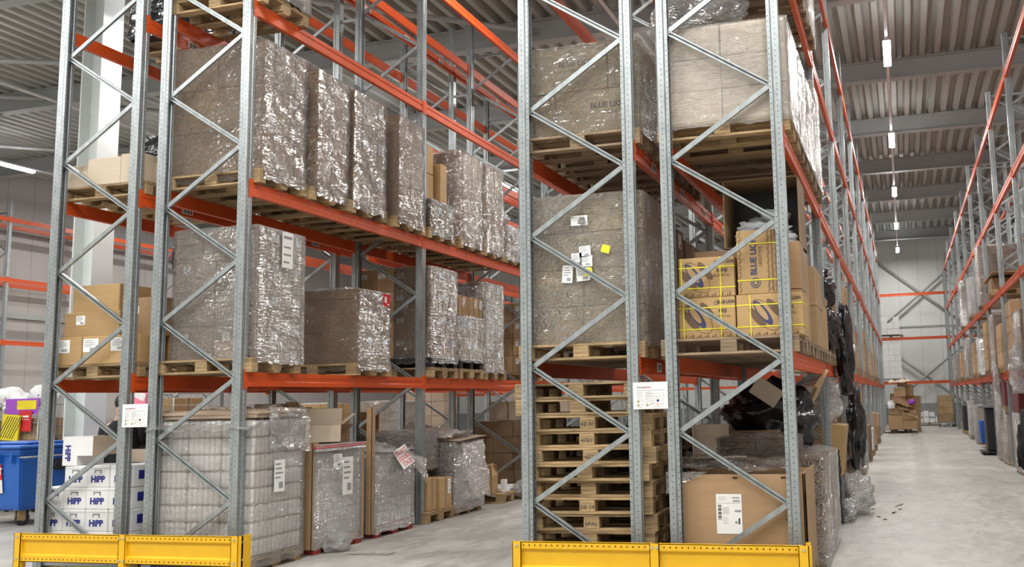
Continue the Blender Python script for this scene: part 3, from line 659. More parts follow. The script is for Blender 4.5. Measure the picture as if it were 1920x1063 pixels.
# ============================================================ LEFT DOUBLE RACK, rear half
pallet(CA2,8.5,0,'wooden pallet under white baby-food cartons')
fw,fh=.288,.222
def hipp(x,y,z,dx,dy,dz,label,rot=0,flip=0,side=True,rz=0):
    a,_=carton_mesh(dx,dy,dz,'carton_w',False)
    o=thing('white_carton',a,label,'carton',(x,y,z),(0,0,rz),'white cartons with blue lettering')
    t=text('HiPP',.088,'blueink',o,(.0,-dy/2-.001,dz*.36) if not flip else (0,-dy/2-.001,dz*.75),FY if not flip else (PI/2,PI,0),bold=.05,sx=1.02)
    if not flip: ob('mark',MB().bx(-.045,.045,-.002,0,-.006,.006,'greyink').bx(-.045,-.035,-.002,0,-.03,0,'greyink').bx(.03,.045,-.002,0,-.035,0,'greyink'),o,(0,-dy/2-.0005,dz*.78))
    if side:
        ob('blue_panel',MB().bx(0,.002,-.10,.10,-.045,.045,'blueink'),o,(dx/2+.0005,-.02,dz*.55))
        text('Hi',.06,'blueink',o,(dx/2+.002,.15,dz*.4),FX,bold=.03)
    ob('edge_line',MB().bx(-dx/2,dx/2,-.001,0,-.0015,.0015,'greyink'),o,(0,-dy/2-.0005,dz*.86)); return o
for iz in range(4):
    for ix in range(4):
        for iy in range(2):
            if iy==1 and ix<3: continue
            if ix==0 and iz==3: continue
            hipp(CA2-.585+(ix+.5)*.292+R.uniform(-.003,.003),8.1+.2+iy*.4,.146+iz*.2235,.288,.395,.222,'white carton with blue lettering, %s layer, %s column, %s row'%(ORD[iz],ORD[ix],['front','back'][iy]),flip=(ix==0 and iz==2),side=(ix==3))
o=thing('white_carton',MB().bx(-.145,.02,-.2,.2,0,.30,'carton_w').bx(.02,.025,-.2,.2,.0,.30,'carton_w').bx(.025,.20,-.2,-.195,.10,.30,'carton_w').bx(.2,.205,-.2,.2,.1,.30,'carton_l'),'open white carton standing upright on top of white lettered stack','open carton',(CA2-.19,8.3,.146+4*.2235),(0,0,.12))
text('HiPP',.085,'blueink',o,(-.085,-.203,.13),(PI/2,PI/2,0),bold=.035)
thing('cardboard_sheet',MB().bx(-.3,.3,-.01,.01,0,.14,'carton_l'),'upright pale cardboard flap at back of white lettered stack','cardboard sheet',(CA2+.28,8.6,.146+4*.2235))
pallet(CA2,9.6,0,'wooden pallet behind white lettered stack in rear half',far=True)
load(CA2-.57,CA2+.57,9.3,9.9,.146,3,1,2,.3,'low stack behind white lettered cartons','carton_l','yx')
pallet(CA2,12.45,0,'wooden pallet under printed brown cartons beyond the grey loads')
load(CA2-.58,CA2+.58,12.05,12.85,.146,3,3,5,.27,'printed stack beyond grey loads','carton_b','yx')
# lowest shelf, rear half
pallet(CA2,8.5,LV[0],'wooden pallet under brown cartons, rear half of left rack')
a0=CA2-.52
for i in range(3): carton(a0+.18+i*.37,8.3,zl(0),.365,.38,.30,'brown carton with white label, bottom row, %s from left, rear half of left rack'%ORD[i],'carton_b',True,labs='y',lw=.2,lh=.14)
for i in range(2): carton(a0+.36+i*.6,8.72,zl(0),.55,.36,.3,'brown carton, back of bottom row, %s, rear half of left rack'%['left','right'][i],'carton_b')
carton(a0+.42,8.42,zl(0)+.30,.74,.5,.27,'wide flat brown carton over bottom row, rear half of left rack','carton_b',labs='y',lw=.12,lh=.1)
carton(a0+.40,8.45,zl(0)+.57,.62,.45,.30,'tall tan carton at top of small stack, rear half of left rack','carton_b')
carton(a0+.90,8.6,zl(0)+.30,.42,.5,.42,'dark brown carton right of small stack, rear half of left rack','carton',labs='y',lw=.08,lh=.08)
pallet(CA2,9.9,LV[0],'wooden pallet under grey wrapped load, rear half of left rack',far=True)
load(CA2-.2,CA2+.58,9.6,10.2,zl(0),2,1,3,.3,'grey wrapped load, rear half of left rack','carton_l','yx',labs='y')
wrap(CA2-.2,CA2+.58,9.6,10.2,LV[0]+.1,zl(0)+.9,'hazy film round grey load, rear half of left rack','film_g',50,.02)
for j,(ya,yb,nz) in enumerate(((12.0,12.7,3),(13.0,13.8,4))):
    pallet(CA2,(ya+yb)/2,LV[0],'wooden pallet, rear half of left rack lowest shelf, %s past second post'%ORD[j],far=True)
    load(CA2-.58,CA2+.58,ya,yb,zl(0),3,1,nz,.33,'rear half lowest shelf, %s load past post'%ORD[j],'carton','yx','y',.12,.08)
# second shelf rear half
pallet(CA2,8.5,LV[1],'wooden pallet under flat open cartons, rear half second shelf')
for i,(x,y,dx,dz) in enumerate(((a0+.16,8.35,.30,.26),(a0+.55,8.3,.44,.30),(a0+.90,8.3,.26,.32),(a0+1.08,8.5,.3,.24))):
    carton(x,y,zl(1),dx,.4,dz,'tan carton in row on rear second shelf, %s from left'%ORD[i],'carton_l',False)
thing('cardboard_flap',MB().bx(-.22,.22,-.003,.003,0,.16,'carton_l'),'raised cardboard flap behind tan carton row, left piece','cardboard flap',(a0+.42,8.72,zl(1)+.28)); thing('cardboard_flap',MB().bx(-.2,.2,-.003,.003,0,.18,'carton_l'),'raised cardboard flap behind tan carton row, right piece','cardboard flap',(a0+.86,8.72,zl(1)+.28))
pallet(CA2,9.3,LV[1],'wooden pallet under black wrapped load, rear half second shelf',far=True)
load(CA2-.32,CA2+.56,8.93,9.6,zl(1),1,1,2,.38,'inside black film, rear half second shelf','plastic_k','y')
wrap(CA2-.32,CA2+.56,8.93,9.6,LV[1]+.15,zl(1)+.76,'glossy black film round load on rear second shelf','bag',51,.04,.3)
pallet(CA2+.2,9.3,LV[2],'wooden pallet under black bag load, rear half third shelf')
load(CA2-.30,CA2+.56,8.75,9.4,LV[2]+.145,1,1,3,.35,'inside black film, rear half third shelf','plastic_k','y')
wrap(CA2-.30,CA2+.56,8.75,9.4,LV[2]+.12,LV[2]+1.2,'glossy black film round load on rear third shelf','bag',52,.05,.3)
for j,(ya,yb,k,nz) in enumerate(((10.6,11.4,2,1),(10.5,11.3,1,2))):
    pallet(CA2+.4,(ya+yb)/2,LV[k],'wooden pallet, rear half %s shelf, behind fourth load'%['third','second'][j],far=True)
    load(CA2,CA2+.56,ya,yb,zl(k),2,1,nz,.36,'low wrapped load, rear half %s shelf'%['third','second'][j],'carton_p','yx')
    wrap(CA2,CA2+.56,ya,yb,LV[k]+.1,zl(k)+nz*.36,'clear film round low load, rear half %s shelf'%['third','second'][j],'film',53+j,.04,topwave=.06)
crumple((-7.335,8.2,3.0),(.07,.10,.40),'bag',5,'black_film_strip','black plastic strip hanging behind nearest load of lowest shelf','plastic film',sub=3)
# ============================================================ MIDDLE DOUBLE RACK, left half (CB2)
b0,b1=CB2-.55,CB2+.58
STAMP={7:'4Z28',8:'4781',4:'DE 14',3:'EPAL',9:'4Z 81'}
for i in range(12):
    pp_=pallet(CB2+R.uniform(-.02,.02)+(.02 if i<10 else -.05),8.50+R.uniform(-.03,.03),i*.1455,'empty wooden pallet, %s from floor in tall pallet stack'%ORD[i],rz=R.uniform(-.04,.04),wood='wood' if i%3 else 'wood',group='empty pallets in tall stack')
    if i in STAMP: text(STAMP[i],.055,'ink',pp_,(0,-.4005,.06),FY,name='stamp')
for i in range(6):
    pallet(CB2+.05,9.35,.4+i*.1455,'wooden pallet in second stack behind tall stack, %s from bottom'%ORD[i],wood='wood_d',far=True,group='pallets in second stack')
load(CB2+.0,CB2+.58,9.0,9.7,.02,1,1,1,.37,'under second pallet stack','carton_d','yx')
crumple((-2.12,8.95,0),(.2,.5,1.0),'bag',31,'black_film_bundle','black film bundle right of tall pallet stack','plastic film',sub=4)
pallet(CB2,8.44,LV[0],'wooden pallet under large wrapped load, middle rack lowest shelf')
load(b0,b1,8.10,8.86,zl(0),2,2,4,.342,'large wrapped load, middle rack lowest shelf','carton_t','yx','x',.07,.16)
wrap(b0,b1,8.10,8.86,zl(0)-.03,zl(0)+1.37,'glossy stretch film round large load, middle rack lowest shelf','film_m',60,.022)
for i,(x,z,w_,h_) in enumerate(((-2.93,2.93,.11,.10),(-3.01,2.86,.10,.12),(-2.92,2.84,.12,.1),(-3.10,2.73,.10,.16),(-2.95,2.72,.13,.12),(-2.98,3.22,.16,.09))):
    g=empty('paper_label',(x+.19,8.068,z)); tag(g,'white label cluster on large wrapped load, %s of the labels'%ORD[i],'paper label','white labels on large wrapped load'); ob('sheet',label_mesh(w_,h_),g,rot=(0,R.uniform(-.08,.08),0))
for i,(x,z) in enumerate(((-2.66,2.94),(-2.83,2.74))): thing('yellow_sticker',MB().bx(-.04,.04,-.002,0,-.035,.035,'strap'),'small yellow sticker on large wrapped load, %s one'%['upper','lower'][i],'sticker',(x+.12,8.066,z),(0,.3-.5*i,0))
for k in (0,1,2):
    thing('cardboard_sheet',MB().bx(-.3,.3,-.2,.2,0,.012,'carton'),'brown cardboard piece on top of large wrapped load, %s'%ORD[k],'cardboard sheet',(CB2-.3+.35*k,8.5,zl(0)+1.40+.013*k),(0,0,.1*k)) if k<2 else None
pallet(CB2,8.44,LV[1],'wooden pallet under printed wrapped cartons, middle rack second shelf',wood='wood_d')
for iz in range(2):
    for ix,(xa,xb) in enumerate((((b0,b1-.30) if iz else (b0,b0+.31)),((b1-.29,b1) if iz else (b0+.32,b1)))):
        o=carton((xa+xb)/2,8.48,zl(1)+iz*.43,xb-xa,.75,.426,'printed golden carton, %s layer, %s, wrapped load on middle rack second shelf'%(['lower','upper'][iz],['left','right'][ix]),'carton_t',False)
        if (iz and ix==0) or (not iz and ix==1):
            text('BLUE LION',.075,'ink',o,(.12,-.377,.27),FY,bold=.02); text('LIFESTYLE',.035,'ink',o,(.12,-.377,.2),FY)
wrap(b0,b1,8.10,8.86,zl(1)-.03,zl(1)+.87,'sparkling stretch film round printed cartons, middle rack second shelf','film',61,.03,topwave=.03)
for k in range(2): pallet(CB2,8.44,LV[2]+.145*k,'dark wooden pallet of two on middle rack third shelf, %s'%['lower','upper'][k],wood='wood_d')
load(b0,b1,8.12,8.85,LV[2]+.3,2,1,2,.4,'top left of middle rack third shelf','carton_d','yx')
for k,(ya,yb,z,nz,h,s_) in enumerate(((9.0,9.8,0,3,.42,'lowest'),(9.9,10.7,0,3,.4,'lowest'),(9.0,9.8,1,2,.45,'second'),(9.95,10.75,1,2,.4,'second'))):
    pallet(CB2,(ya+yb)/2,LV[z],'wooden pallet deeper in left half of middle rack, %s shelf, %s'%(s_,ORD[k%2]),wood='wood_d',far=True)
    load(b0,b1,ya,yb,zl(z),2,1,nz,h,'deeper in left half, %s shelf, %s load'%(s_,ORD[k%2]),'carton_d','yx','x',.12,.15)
# ============================================================ MIDDLE DOUBLE RACK, right half (CB)
c0,c1=CB-.58,-.842
pallet(CB,8.42,0,'wooden pallet under big brown box at front of middle rack'); 
e=empty('large_box',(CB+.05,8.45,.146)); tag(e,'big brown cardboard box with white shipping sheet behind the yellow guard','cardboard box')
m=MB(); W2,D2,H2=.525,.36,.78; t=.008
m.bx(-W2,W2,-D2,-D2+t,0,H2,'carton').bx(-W2,W2,D2-t,D2,0,H2,'carton').bx(-W2,-W2+t,-D2,D2,0,H2,'carton').bx(W2-t,W2,-D2,D2,0,H2,'carton').bx(-W2,W2,-D2,D2,0,t,'carton').bx(-W2+.01,W2-.01,-D2+.01,D2-.01,H2-.05,H2-.03,'carton_d')
ob('box_body',m,e); ob('side_flap',MB().bx(0,.006,-D2,D2-.02,0,H2+.03,'carton'),e,(W2+.02,.0,0))
for x in (-.05,.36): ob('hand_slot',MB().bx(-.02,.02,-.002,0,-.008,.008,'hole'),e,(x,-D2-.0005,H2-.03))
sh=MB().bx(-.11,.11,-.003,0,-.165,.165,'paper')
for i in range(12): sh.bx(-.095,-.065,-.004,-.003,-.05+.0105*i,-.05+.0105*i+.003+.003*(i%3),'ink')
for i in range(9): sh.bx(.035+.007*i,.035+.007*i+.003,-.004,-.003,.098,.117,'ink'); sh.bx(.05+.006*i,.05+.006*i+.003,-.004,-.003,.015,.033,'ink')
for i in range(5): sh.bx(-.055,.0,-.004,-.003,.05-.012*i,.053-.012*i,'greyink'); sh.bx(-.055,-.01,-.004,-.003,-.03-.012*i,-.028-.012*i,'greyink')
for i in range(3): sh.bx(-.09,-.03,-.004,-.003,.14-.012*i,.142-.012*i,'greyink')
sh.bx(-.1,.1,-.004,-.003,.090,.092,'greyink').bx(.03,.09,-.004,-.003,.13,.14,'greyink').bx(.078,.092,-.004,-.003,-.085,-.035,'ink').bx(.05,.07,-.004,-.003,-.08,-.06,'greyink')
ob('shipping_sheet',sh,e,(-.11,-D2-.001,.32+.13))
sheet([(c0-.02,8.07,.95),(c0+.36,8.07,.95),(c0+.10,8.07,.84),(c0-.02,8.07,.76)],'film_w',10,8,77,.01,'film_corner','film over upper left corner of big brown box','plastic film')
sheet([(c0,8.1,.97),(c1-.1,8.1,.96),(c1-.1,8.7,1.02),(c0,8.7,1.06)],'film',30,16,78,.06,'crumpled_film','wrinkled clear film lying over top of big brown box','plastic film')
for j,(ya,yb,h) in enumerate(((8.95,9.85,.86),(9.93,10.9,.84))):
    pallet(CB+.04,(ya+yb)/2,0,'dark pallet under wrapped block behind big box, %s'%['nearer','farther'][j],wood='wood_d',sy=1.12)
    load(c0,c1+.06,ya,yb,.146,2,1,2,h/2,'wrapped block behind big box, %s'%['nearer','farther'][j],'carton','yx')
    wrap(c0,c1+.06,ya,yb,.06,.146+h,'glossy film round block behind big box, %s'%['nearer','farther'][j],'film' if j==0 else 'film_m',70+j,.02,.4,.05)
load(c0+.25,c1-.2,9.15,9.75,1.03,2,1,1,.16,'in clear film on wrapped block','carton_d','yx')
wrap(c0+.25,c1-.2,9.15,9.75,1.02,1.19,'clear film bundle on wrapped block behind big box','film',73,.03,.3)
thing('cardboard_tray',MB().bx(-.25,.25,-.2,.2,0,.005,'carton_l').bx(-.25,-.245,-.2,.2,0,.32,'carton_l').bx(-.25,.1,.195,.2,0,.3,'carton_l'),'pale cardboard tray standing on wrapped block','cardboard tray',(c0+.28,9.0,1.02),(0,0,.2))
carton(-1.55,10.2,1.02,.5,.4,.2,'brown carton on farther wrapped block','carton')
crumple((-1.45,10.6,1.0),(1.0,.9,.75),'bag',33,'black_bag','large black plastic bag over blocks behind big box','plastic bag')
thing('cardboard_flap',MB().bx(-.15,.15,-.004,.004,-.1,.1,'carton_l'),'pale torn cardboard flap hanging under lowest shelf of middle rack','cardboard flap',(-1.35,9.6,1.62),(.4,.6,.3))
thing('cardboard_flap',MB().bx(-.02,.02,-.2,.2,-.2,.2,'carton'),'bent cardboard flap beside second post of middle rack','cardboard flap',(-.98,11.0,1.62),(.6,.5,0))
# lowest shelf: printed cartons with yellow straps
pallet(CB,8.42,LV[0],'weathered pallet under strapped printed cartons, middle rack',wood='wood_d'); 
def ell(m,cx,cz,a,b,ang,mat,y=-.001,ring=0):
    n=20; p=[(cx+math.cos(t*2*PI/n)*a*math.cos(ang)-math.sin(t*2*PI/n)*b*math.sin(ang),cz+math.cos(t*2*PI/n)*a*math.sin(ang)+math.sin(t*2*PI/n)*b*math.cos(ang)) for t in range(n)]
    k=m.mi(mat)
    if ring:
        for i in range(n):
            q=[Vector((p[i][0],y,p[i][1])),Vector((p[(i+1)%n][0],y,p[(i+1)%n][1]))]; c=Vector((cx,y,cz))
            f=m.bm.faces.new([m.bm.verts.new(v) for v in (q[0],q[1],c+(q[1]-c)*(1-ring),c+(q[0]-c)*(1-ring))]); f.material_index=k
    else:
        f=m.bm.faces.new([m.bm.verts.new((u,y,v)) for u,v in p]); f.material_index=k
def lion(x,y,z,dx,dy,dz,label,sub,px=0,mirror=False):
    a,_=carton_mesh(dx,dy,dz,'carton_b',False)
    o=thing('printed_carton',a,label,'carton',(x,y,z),(0,0,R.uniform(-.01,.01)),'strapped printed cartons')
    m=MB(); f=-dy/2-.0012; q=-dx/2+.16+px
    ell(m,q-.05,dz*.44,.11,.035,-.9,'brownink',f); ell(m,q+.0,dz*.55,.13,.042,-.95,'navy',f-.0004); ell(m,q-.012,dz*.58,.09,.026,-.95,'carton_b',f-.0008); ell(m,q+.10,dz*.66,.10,.034,-.9,'brownink',f-.0004); ell(m,q+.02,dz*.5,.165,.085,-.9,'brownink',f-.0002,.04)
    ell(m,dx*.17,dz*.86,.018,.018,0,'ink',f,.25); m.bx(dx*.2,dx*.46,f-.0005,f,dz*.13,dz*.135,'brownink')
    for i in range(int(dx/.022)): m.bx(-dx/2+.01+i*.022,-dx/2+.01+i*.022+.012,f-.0003,f,.008,.012+.012*((i*7)%3),'brownink')
    ob('print',m,o)
    text('BLUE LION',.04,'ink',o,(dx*.34,-dy/2-.002,dz*.87),FY,bold=.03,sx=.8); text(sub,.04,'ink',o,(dx*.28,-dy/2-.002,dz*.66),FY,bold=.02); text('ELLIPTICAL',.03,'brownink',o,(dx*.27,-dy/2-.002,dz*.53),FY)
    s=MB()
    for zz_ in (dz*.22,dz*.74): s.bx(-dx/2-.002,dx/2+.002,-dy/2-.003,-dy/2-.0015,zz_,zz_+.009,'strap').bx(dx/2+.001,dx/2+.002,-dy/2,dy/2,zz_,zz_+.009,'strap')
    for xx in (-dx*.42+px,dx*.24): s.bx(xx,xx+.009,-dy/2-.0035,-dy/2-.002,0,dz,'strap')
    ob('strap',s,o); return o
lion(-1.635,8.32,zl(0),.505,.42,.36,'printed strapped carton, lower left on middle rack lowest shelf','KEIJI',0)
lion(-1.085,8.33,zl(0),.57,.45,.365,'printed strapped carton, lower right on middle rack lowest shelf','KENJI',.07)
lion(-1.63,8.32,zl(0)+.362,.50,.42,.355,'printed strapped carton, upper left on middle rack lowest shelf','KENJI',-.02)
a,_=carton_mesh(.38,.42,.565,'carton_b',False)
o=thing('printed_carton',a,'printed carton standing on end with sideways lettering, middle rack lowest shelf','carton',(-1.165,8.33,zl(0)+.367),(0,0,.02))
UP=(PI/2,-PI/2,0)
text('BLUE LION',.075,'navy',o,(-.045,-.2125,.34),UP,bold=.03,sx=.95); text('LIFESTYLE',.04,'brownink',o,(.015,-.2125,.33),UP)
m=MB(); ell(m,-.035,.10,.045,.045,0,'navy',-.2125,.15); ell(m,-.035,.10,.028,.028,.5,'navy',-.2125,.35)
for r_ in range(17):
    for q in range(3):
        x=.082+q*.034; zc=.03+r_*.032; m.box((x,-.2122,zc),(.028,.001,.006),'brownink',Euler((0,.8 if (r_+q)%2 else -.8,0))); m.box((x,-.2122,zc+.014),(.02,.001,.005),'brownink',Euler((0,-.8 if (r_+q)%2 else .8,0)))
    m.box((-.165,-.2122,.03+r_*.032),(.03,.001,.006),'brownink',Euler((0,.8 if r_%2 else -.8,0)))
ob('print',m,o)
s=MB()
for z_ in (.12,.44): s.bx(-.192,.192,-.2135,-.2125,z_,z_+.009,'strap').bx(.191,.192,-.21,.21,z_-.03,z_-.021,'strap')
s.bx(.191,.192,-.12,-.11,0,.56,'strap'); ob('strap',s,o)
for k,(y,nz,hh) in enumerate(((8.62,2,.44),)):
    for i in range(2): carton(-1.02,8.7,zl(0)+i*.44,.36,.36,.436,'worn brown carton behind printed cartons, %s'%['lower','upper'][i],'carton',labs='')
carton(-1.6,8.72,zl(0)+.0,.6,.36,.7,'wide brown carton behind upper left printed carton','carton')
carton(-1.55,8.72,zl(0)+.7,.55,.33,.14,'shallow brown carton edge above left printed cartons','carton_d')
e=empty('open_carton',(-1.22,9.1,2.98)); tag(e,'huge dark carton lying open toward the camera, filled with white rags','open carton')
ob('box_body',MB().bx(-.36,.36,-.3,.3,0,.01,'carton_d').bx(-.36,-.35,-.3,.3,0,.66,'carton').bx(.35,.36,-.3,.3,0,.66,'carton_d').bx(-.36,.36,.29,.3,0,.66,'plastic_k').bx(-.36,.36,-.3,.3,.65,.66,'carton_d'),e)
carton(-1.22,9.1,zl(0),.72,.6,.87,'tall brown carton under rag-filled carton','carton')
pallet(CB,9.4,LV[0],'pallet under rag-filled carton, middle rack lowest shelf',wood='wood_d')
for i in range(9): crumple((-1.22+R.uniform(-.22,.22),8.98+R.uniform(-.05,.2),3.0+.03*i),(.26,.22,.13),'rag',50+i,'cloth_rag','white cloth rag heaped in huge dark carton, %s of the pile'%ORD[i],'rag','rags in huge carton',sub=3,amp=.6,fr=3)
for k,(ya,yb,nz,h,mt) in enumerate(((10.0,10.75,2,.42,'carton'),(10.85,11.4,1,.5,'carton_b'))):
    pallet(CB,(ya+yb)/2,LV[0],'weathered pallet deeper on middle rack lowest shelf, %s'%ORD[k],wood='wood_d',far=True)
    load(c0+.5,c1,ya,yb,zl(0),1,2,nz,h,'deeper on middle rack lowest shelf, %s load'%ORD[k],mt,'yx')
# second shelf: long white wrapped loads
for k,(ya,yb) in enumerate(((8.10,8.88),(8.92,9.74),(9.82,10.62),(10.70,11.50))):
    pallet(CB,(ya+yb)/2,LV[1],'dark pallet under white wrapped load, middle rack second shelf, %s'%ORD[k],wood='wood_d' if k else 'wood')
    if k==0: load(c0,c1,ya,yb,zl(1),2,1,3,.30,'in nearest white load, second shelf','carton_l','yx')
    else: load(c0+.6,c1,ya,yb,zl(1),1,1,4 if k==3 else 3,.29,'in %s white load, second shelf'%ORD[k],'carton_l','yx')
    wrap(c0 if k==0 else c0+.6,c1,ya,yb,zl(1)-.05,zl(1)+(1.16 if k==3 else .9),'bright clear film round white load, second shelf, %s'%ORD[k],'film_s' if k==0 else 'film_w',80+k,.014,.3,.03)
crumple((CB-.25,8.45,zl(1)+.86),(.85,.6,.62),'film_m',88,'crumpled_film','puffed glossy film on top of nearest white load','plastic film')
for k,y in enumerate((8.44,9.3,10.2,11.05)):
    pallet(CB,y,LV[2],'dark pallet on middle rack third shelf, %s from camera'%ORD[k],wood='wood_d')
    if k!=2: load(c0+.55,c1,y-.38,y+.38,zl(2),1,1,3,.4,'middle rack third shelf, %s load'%ORD[k],'carton_l','yx'); wrap(c0+.55,c1,y-.38,y+.38,LV[2]+.02,zl(2)+1.2,'clear film round %s load, middle rack third shelf'%ORD[k],'film_m',90+k,.03,.3)
# farther bays of the middle rack, aisle side: lowest shelf
crumple((-.98,12.05,2.12),(.42,.9,.62),'bag',61,'black_bag','bulging black plastic bag hanging past second post of middle rack','plastic bag')
crumple((-.75,13.0,1.55),(.22,.8,1.3),'bag',62,'black_bag','long black plastic film trailing down below shelf edge','plastic bag')
crumple((-1.02,12.7,2.7),(.4,.9,.6),'bag',63,'black_bag','black plastic bag heaped above hanging black film','plastic bag')
thing('cardboard_roll',MB().grid(lambda u,v:(.10*math.cos(u*2*PI),.12*math.sin(u*2*PI)+.0,v*.45),20,2,'carton_d',True),'dark rolled cardboard tube sticking out above black bag','cardboard roll',(-1.18,13.2,2.5),(.3,PI/2-.2,0))
for k in range(3): carton(-1.06,16.0,zl(0)+[0,.33,.78][k]-.0,.42,.8,[.32,.44,.44][k],'tall brown carton column, %s from bottom, middle rack third bay'%ORD[k],'carton')
pallet(CB,16.0,LV[0],'pallet under tall brown carton column in third bay',far=True)
crumple((-1.0,17.1,2.05),(.4,.7,.9),'film_w',64,'crumpled_film','torn clear film on shelf beyond tall carton column','plastic film')
carton(-1.06,17.1,2.10,.4,.5,.35,'brown carton beneath torn clear film','carton_d')
for k,(y,nz) in enumerate(((11.95,2),(12.8,2),(20.0,2),(24.3,3),(29,2),(31.5,3),(35,2))):
    pallet(CB,y,LV[0],'pallet on lowest shelf far along middle rack, %s'%ORD[k],far=True,wood='wood_d'); load(c0+.5,c1-.05,y-.35,y+.35,zl(0),1,1,nz,.35,'far along middle rack lowest shelf, load %s'%ORD[k],'carton','yx')
# floor under the farther bays
def floor_load(y0,y1,h,nz,mt,desc,wr=None,xx=c1):
    pallet(CB,(y0+y1)/2,0,'wooden pallet under '+desc,far=True,wood='wood')
    load(c0+.4,xx,y0,y1,.146,1,1,nz,h/nz,desc,mt,'yx')
    if wr: wrap(c0+.4,xx,y0,y1,.05,.146+h,'film round '+desc,wr,int(y0*10),.03,.3)
floor_load(12.0,12.8,.75,2,'plastic_k','dark block with black film past second post','bag')
e=carton(-.95,12.3,.6,.3,.55,.62,'tan carton leaning over black film block','carton_b',tilt=(0,.12))
crumple((-1.05,12.3,1.2),(.5,.7,.7),'film_w',71,'crumpled_film','clear film bag above tan leaning carton','plastic film')
crumple((-.72,14.2,.5),(.26,.9,1.25),'bag',72,'black_bag','long black bag hanging to floor level, middle rack second bay','plastic bag')
for k in range(3): thing('cardboard_tube',MB().tube((0,0,0),(0,0,.75),.06,'greycloth',12),'grey upright roll on floor pallet beside black bag, %s'%ORD[k],'roll',(-.86,14.75+.16*k,.15),group='grey upright rolls')
floor_load(13.6,14.4,.5,1,'carton_d','dark cartons beneath long black bag'); floor_load(14.5,15.2,.3,1,'carton','low carton beneath grey rolls')
floor_load(15.6,16.6,1.45,2,'carton_d','tall dark stack with white paper on top'); floor_load(16.75,17.8,1.5,2,'carton_d','second tall dark stack of flattened cardboard')
thing('paper_sheet',MB().bx(0,.01,-.3,.3,-.4,.35,'paper'),'white paper draped over edge of tall dark stack','paper sheet',(-.83,16.1,1.45))
floor_load(19.2,20.2,1.1,3,'carton','mid-height carton stack, sixth on floor','film'); carton(-1.05,19.7,1.25,.4,.6,.35,'tan carton on top of mid-height wrapped stack','carton_b')
floor_load(22.9,23.9,.7,2,'carton_d','low dark stack far along middle rack'); floor_load(25.0,25.9,.55,1,'carton_w','white block on floor far along middle rack'); floor_load(27.2,28.2,.9,2,'carton','farther brown stack along middle rack'); floor_load(31,32,.8,2,'carton','second farthest brown stack along middle rack')
# clear film heaps on the floor by the second post
crumple((-.72,13.2,0),(.45,1.1,.55),'film_w',73,'crumpled_film','sloping heap of clear film on aisle floor past second post','plastic film'); crumple((-.82,12.3,0),(.3,.4,.28),'film_w',74,'crumpled_film','small ball of clear film by foot of second post','plastic film')
for i in range(26):
    thing('dirt_crumb',MB().box((0,0,.004),(R.uniform(.02,.07),R.uniform(.01,.04),.008),'hole'),'small dark debris crumb on aisle floor','debris',(R.uniform(-.8,.1),13.2+R.uniform(-.9,1.2),.0),(0,0,R.uniform(0,3)),'dark debris crumbs') if i<12 else None
# ============================================================ RIGHT RACK
d0=XC-.04; CC=XC+.55
def cload(y0,y1,z,nz,h,mt,desc,wr=None,nx=1,ny=1,wood='wood'):
    pallet(CC,(y0+y1)/2,z,'wooden pallet under '+desc,rz=0,far=True,wood=wood,sy=(y1-y0)/.8)
    load(d0,d0+1.1,y0,y1,z+.146,nx,ny,nz,h,desc,mt,'ym')
    if wr: wrap(d0,d0+1.1,y0,y1,z+.05,z+.146+nz*h,'film round '+desc,wr,int(y0*7),.03,.3)
cload(18.9,20.0,0,2,.5,'carton_l','pale wrapped block on floor, nearest of right rack','film_m'); cload(21.5,22.5,0,2,.52,'carton_l','second pale wrapped block on floor of right rack','film_w')
cload(22.7,23.6,0,2,.52,'carton_l','third pale wrapped block on floor of right rack','film_w'); cload(18.9,20.0,.93,1,.65,'magenta','dark red bale above nearest pale block')
cload(21.4,22.6,1.1,1,.5,'magenta','dark red bale above second pale block'); crumple((2.05,17.3,.1),(.5,1.0,1.3),'coat',81,'black_bag','black cloth bundle at foot of right rack','bundle')
crumple((1.98,18.0,1.5),(.35,.8,.9),'film_w',82,'crumpled_film','hanging clear film at right edge, right rack','plastic film'); crumple((1.98,22.3,.9),(.18,.5,1.3),'film_w',83,'crumpled_film','long clear film strip hanging down right rack post','plastic film')
thing('wood_board',MB().bx(-.02,.02,-.2,.2,0,.7,'wood'),'upright wooden board behind dark bundle, right rack','board',(2.2,18.5,.95))
e=empty('utility_cart',(2.1,25.4,0)); tag(e,'dark platform cart with black tub beside right rack','cart'); ob('platform',MB().bx(-.35,.35,-.5,.5,.05,.09,'plastic_k'),e); ob('tub',MB().bx(-.2,.25,-.3,.3,.09,1.15,'plastic_k',.03),e); ob('table_top',MB().bx(-.35,.35,-.45,.45,1.15,1.19,'greycloth'),e)
for sx in (-.3,.3):
    for sy in (-.4,.4): ob('wheel',MB().tube((sx-.02,sy,.04),(sx+.02,sy,.04),.04,'rubber',12),e)
carton(2.2,28.3,.15,.5,.8,.6,'blue bundle on floor of right rack','bin',False); cload(30,31,0,2,.5,'carton_l','pale wrapped stack far down right rack','film_w'); cload(33,34,0,2,.55,'carton_w','white wrapped stack far down right rack','film_w')
cload(37,38,0,1,.9,'plastic_k','black block near far end of right rack'); cload(26.5,27.4,0,2,.45,'carton_l','pale stack past platform cart')
for k,(y,nz,mt,wr) in enumerate(((18.2,3,'carton_b','film'),(19.6,4,'carton',None),(21.8,3,'carton',None),(23.2,4,'carton_b','film'),(25.3,4,'carton_b',None),(27.5,3,'carton_d','film'),(30,3,'carton',None),(33,4,'carton_p','film_w'),(36.5,3,'carton',None),(40,3,'carton','film_w'))):
    cload(y-.5,y+.5,LVC[0],nz,.3,mt,'%s load on lowest shelf of right rack'%ORD[k],wr,2 if k<5 else 1,2 if k<3 else 1)
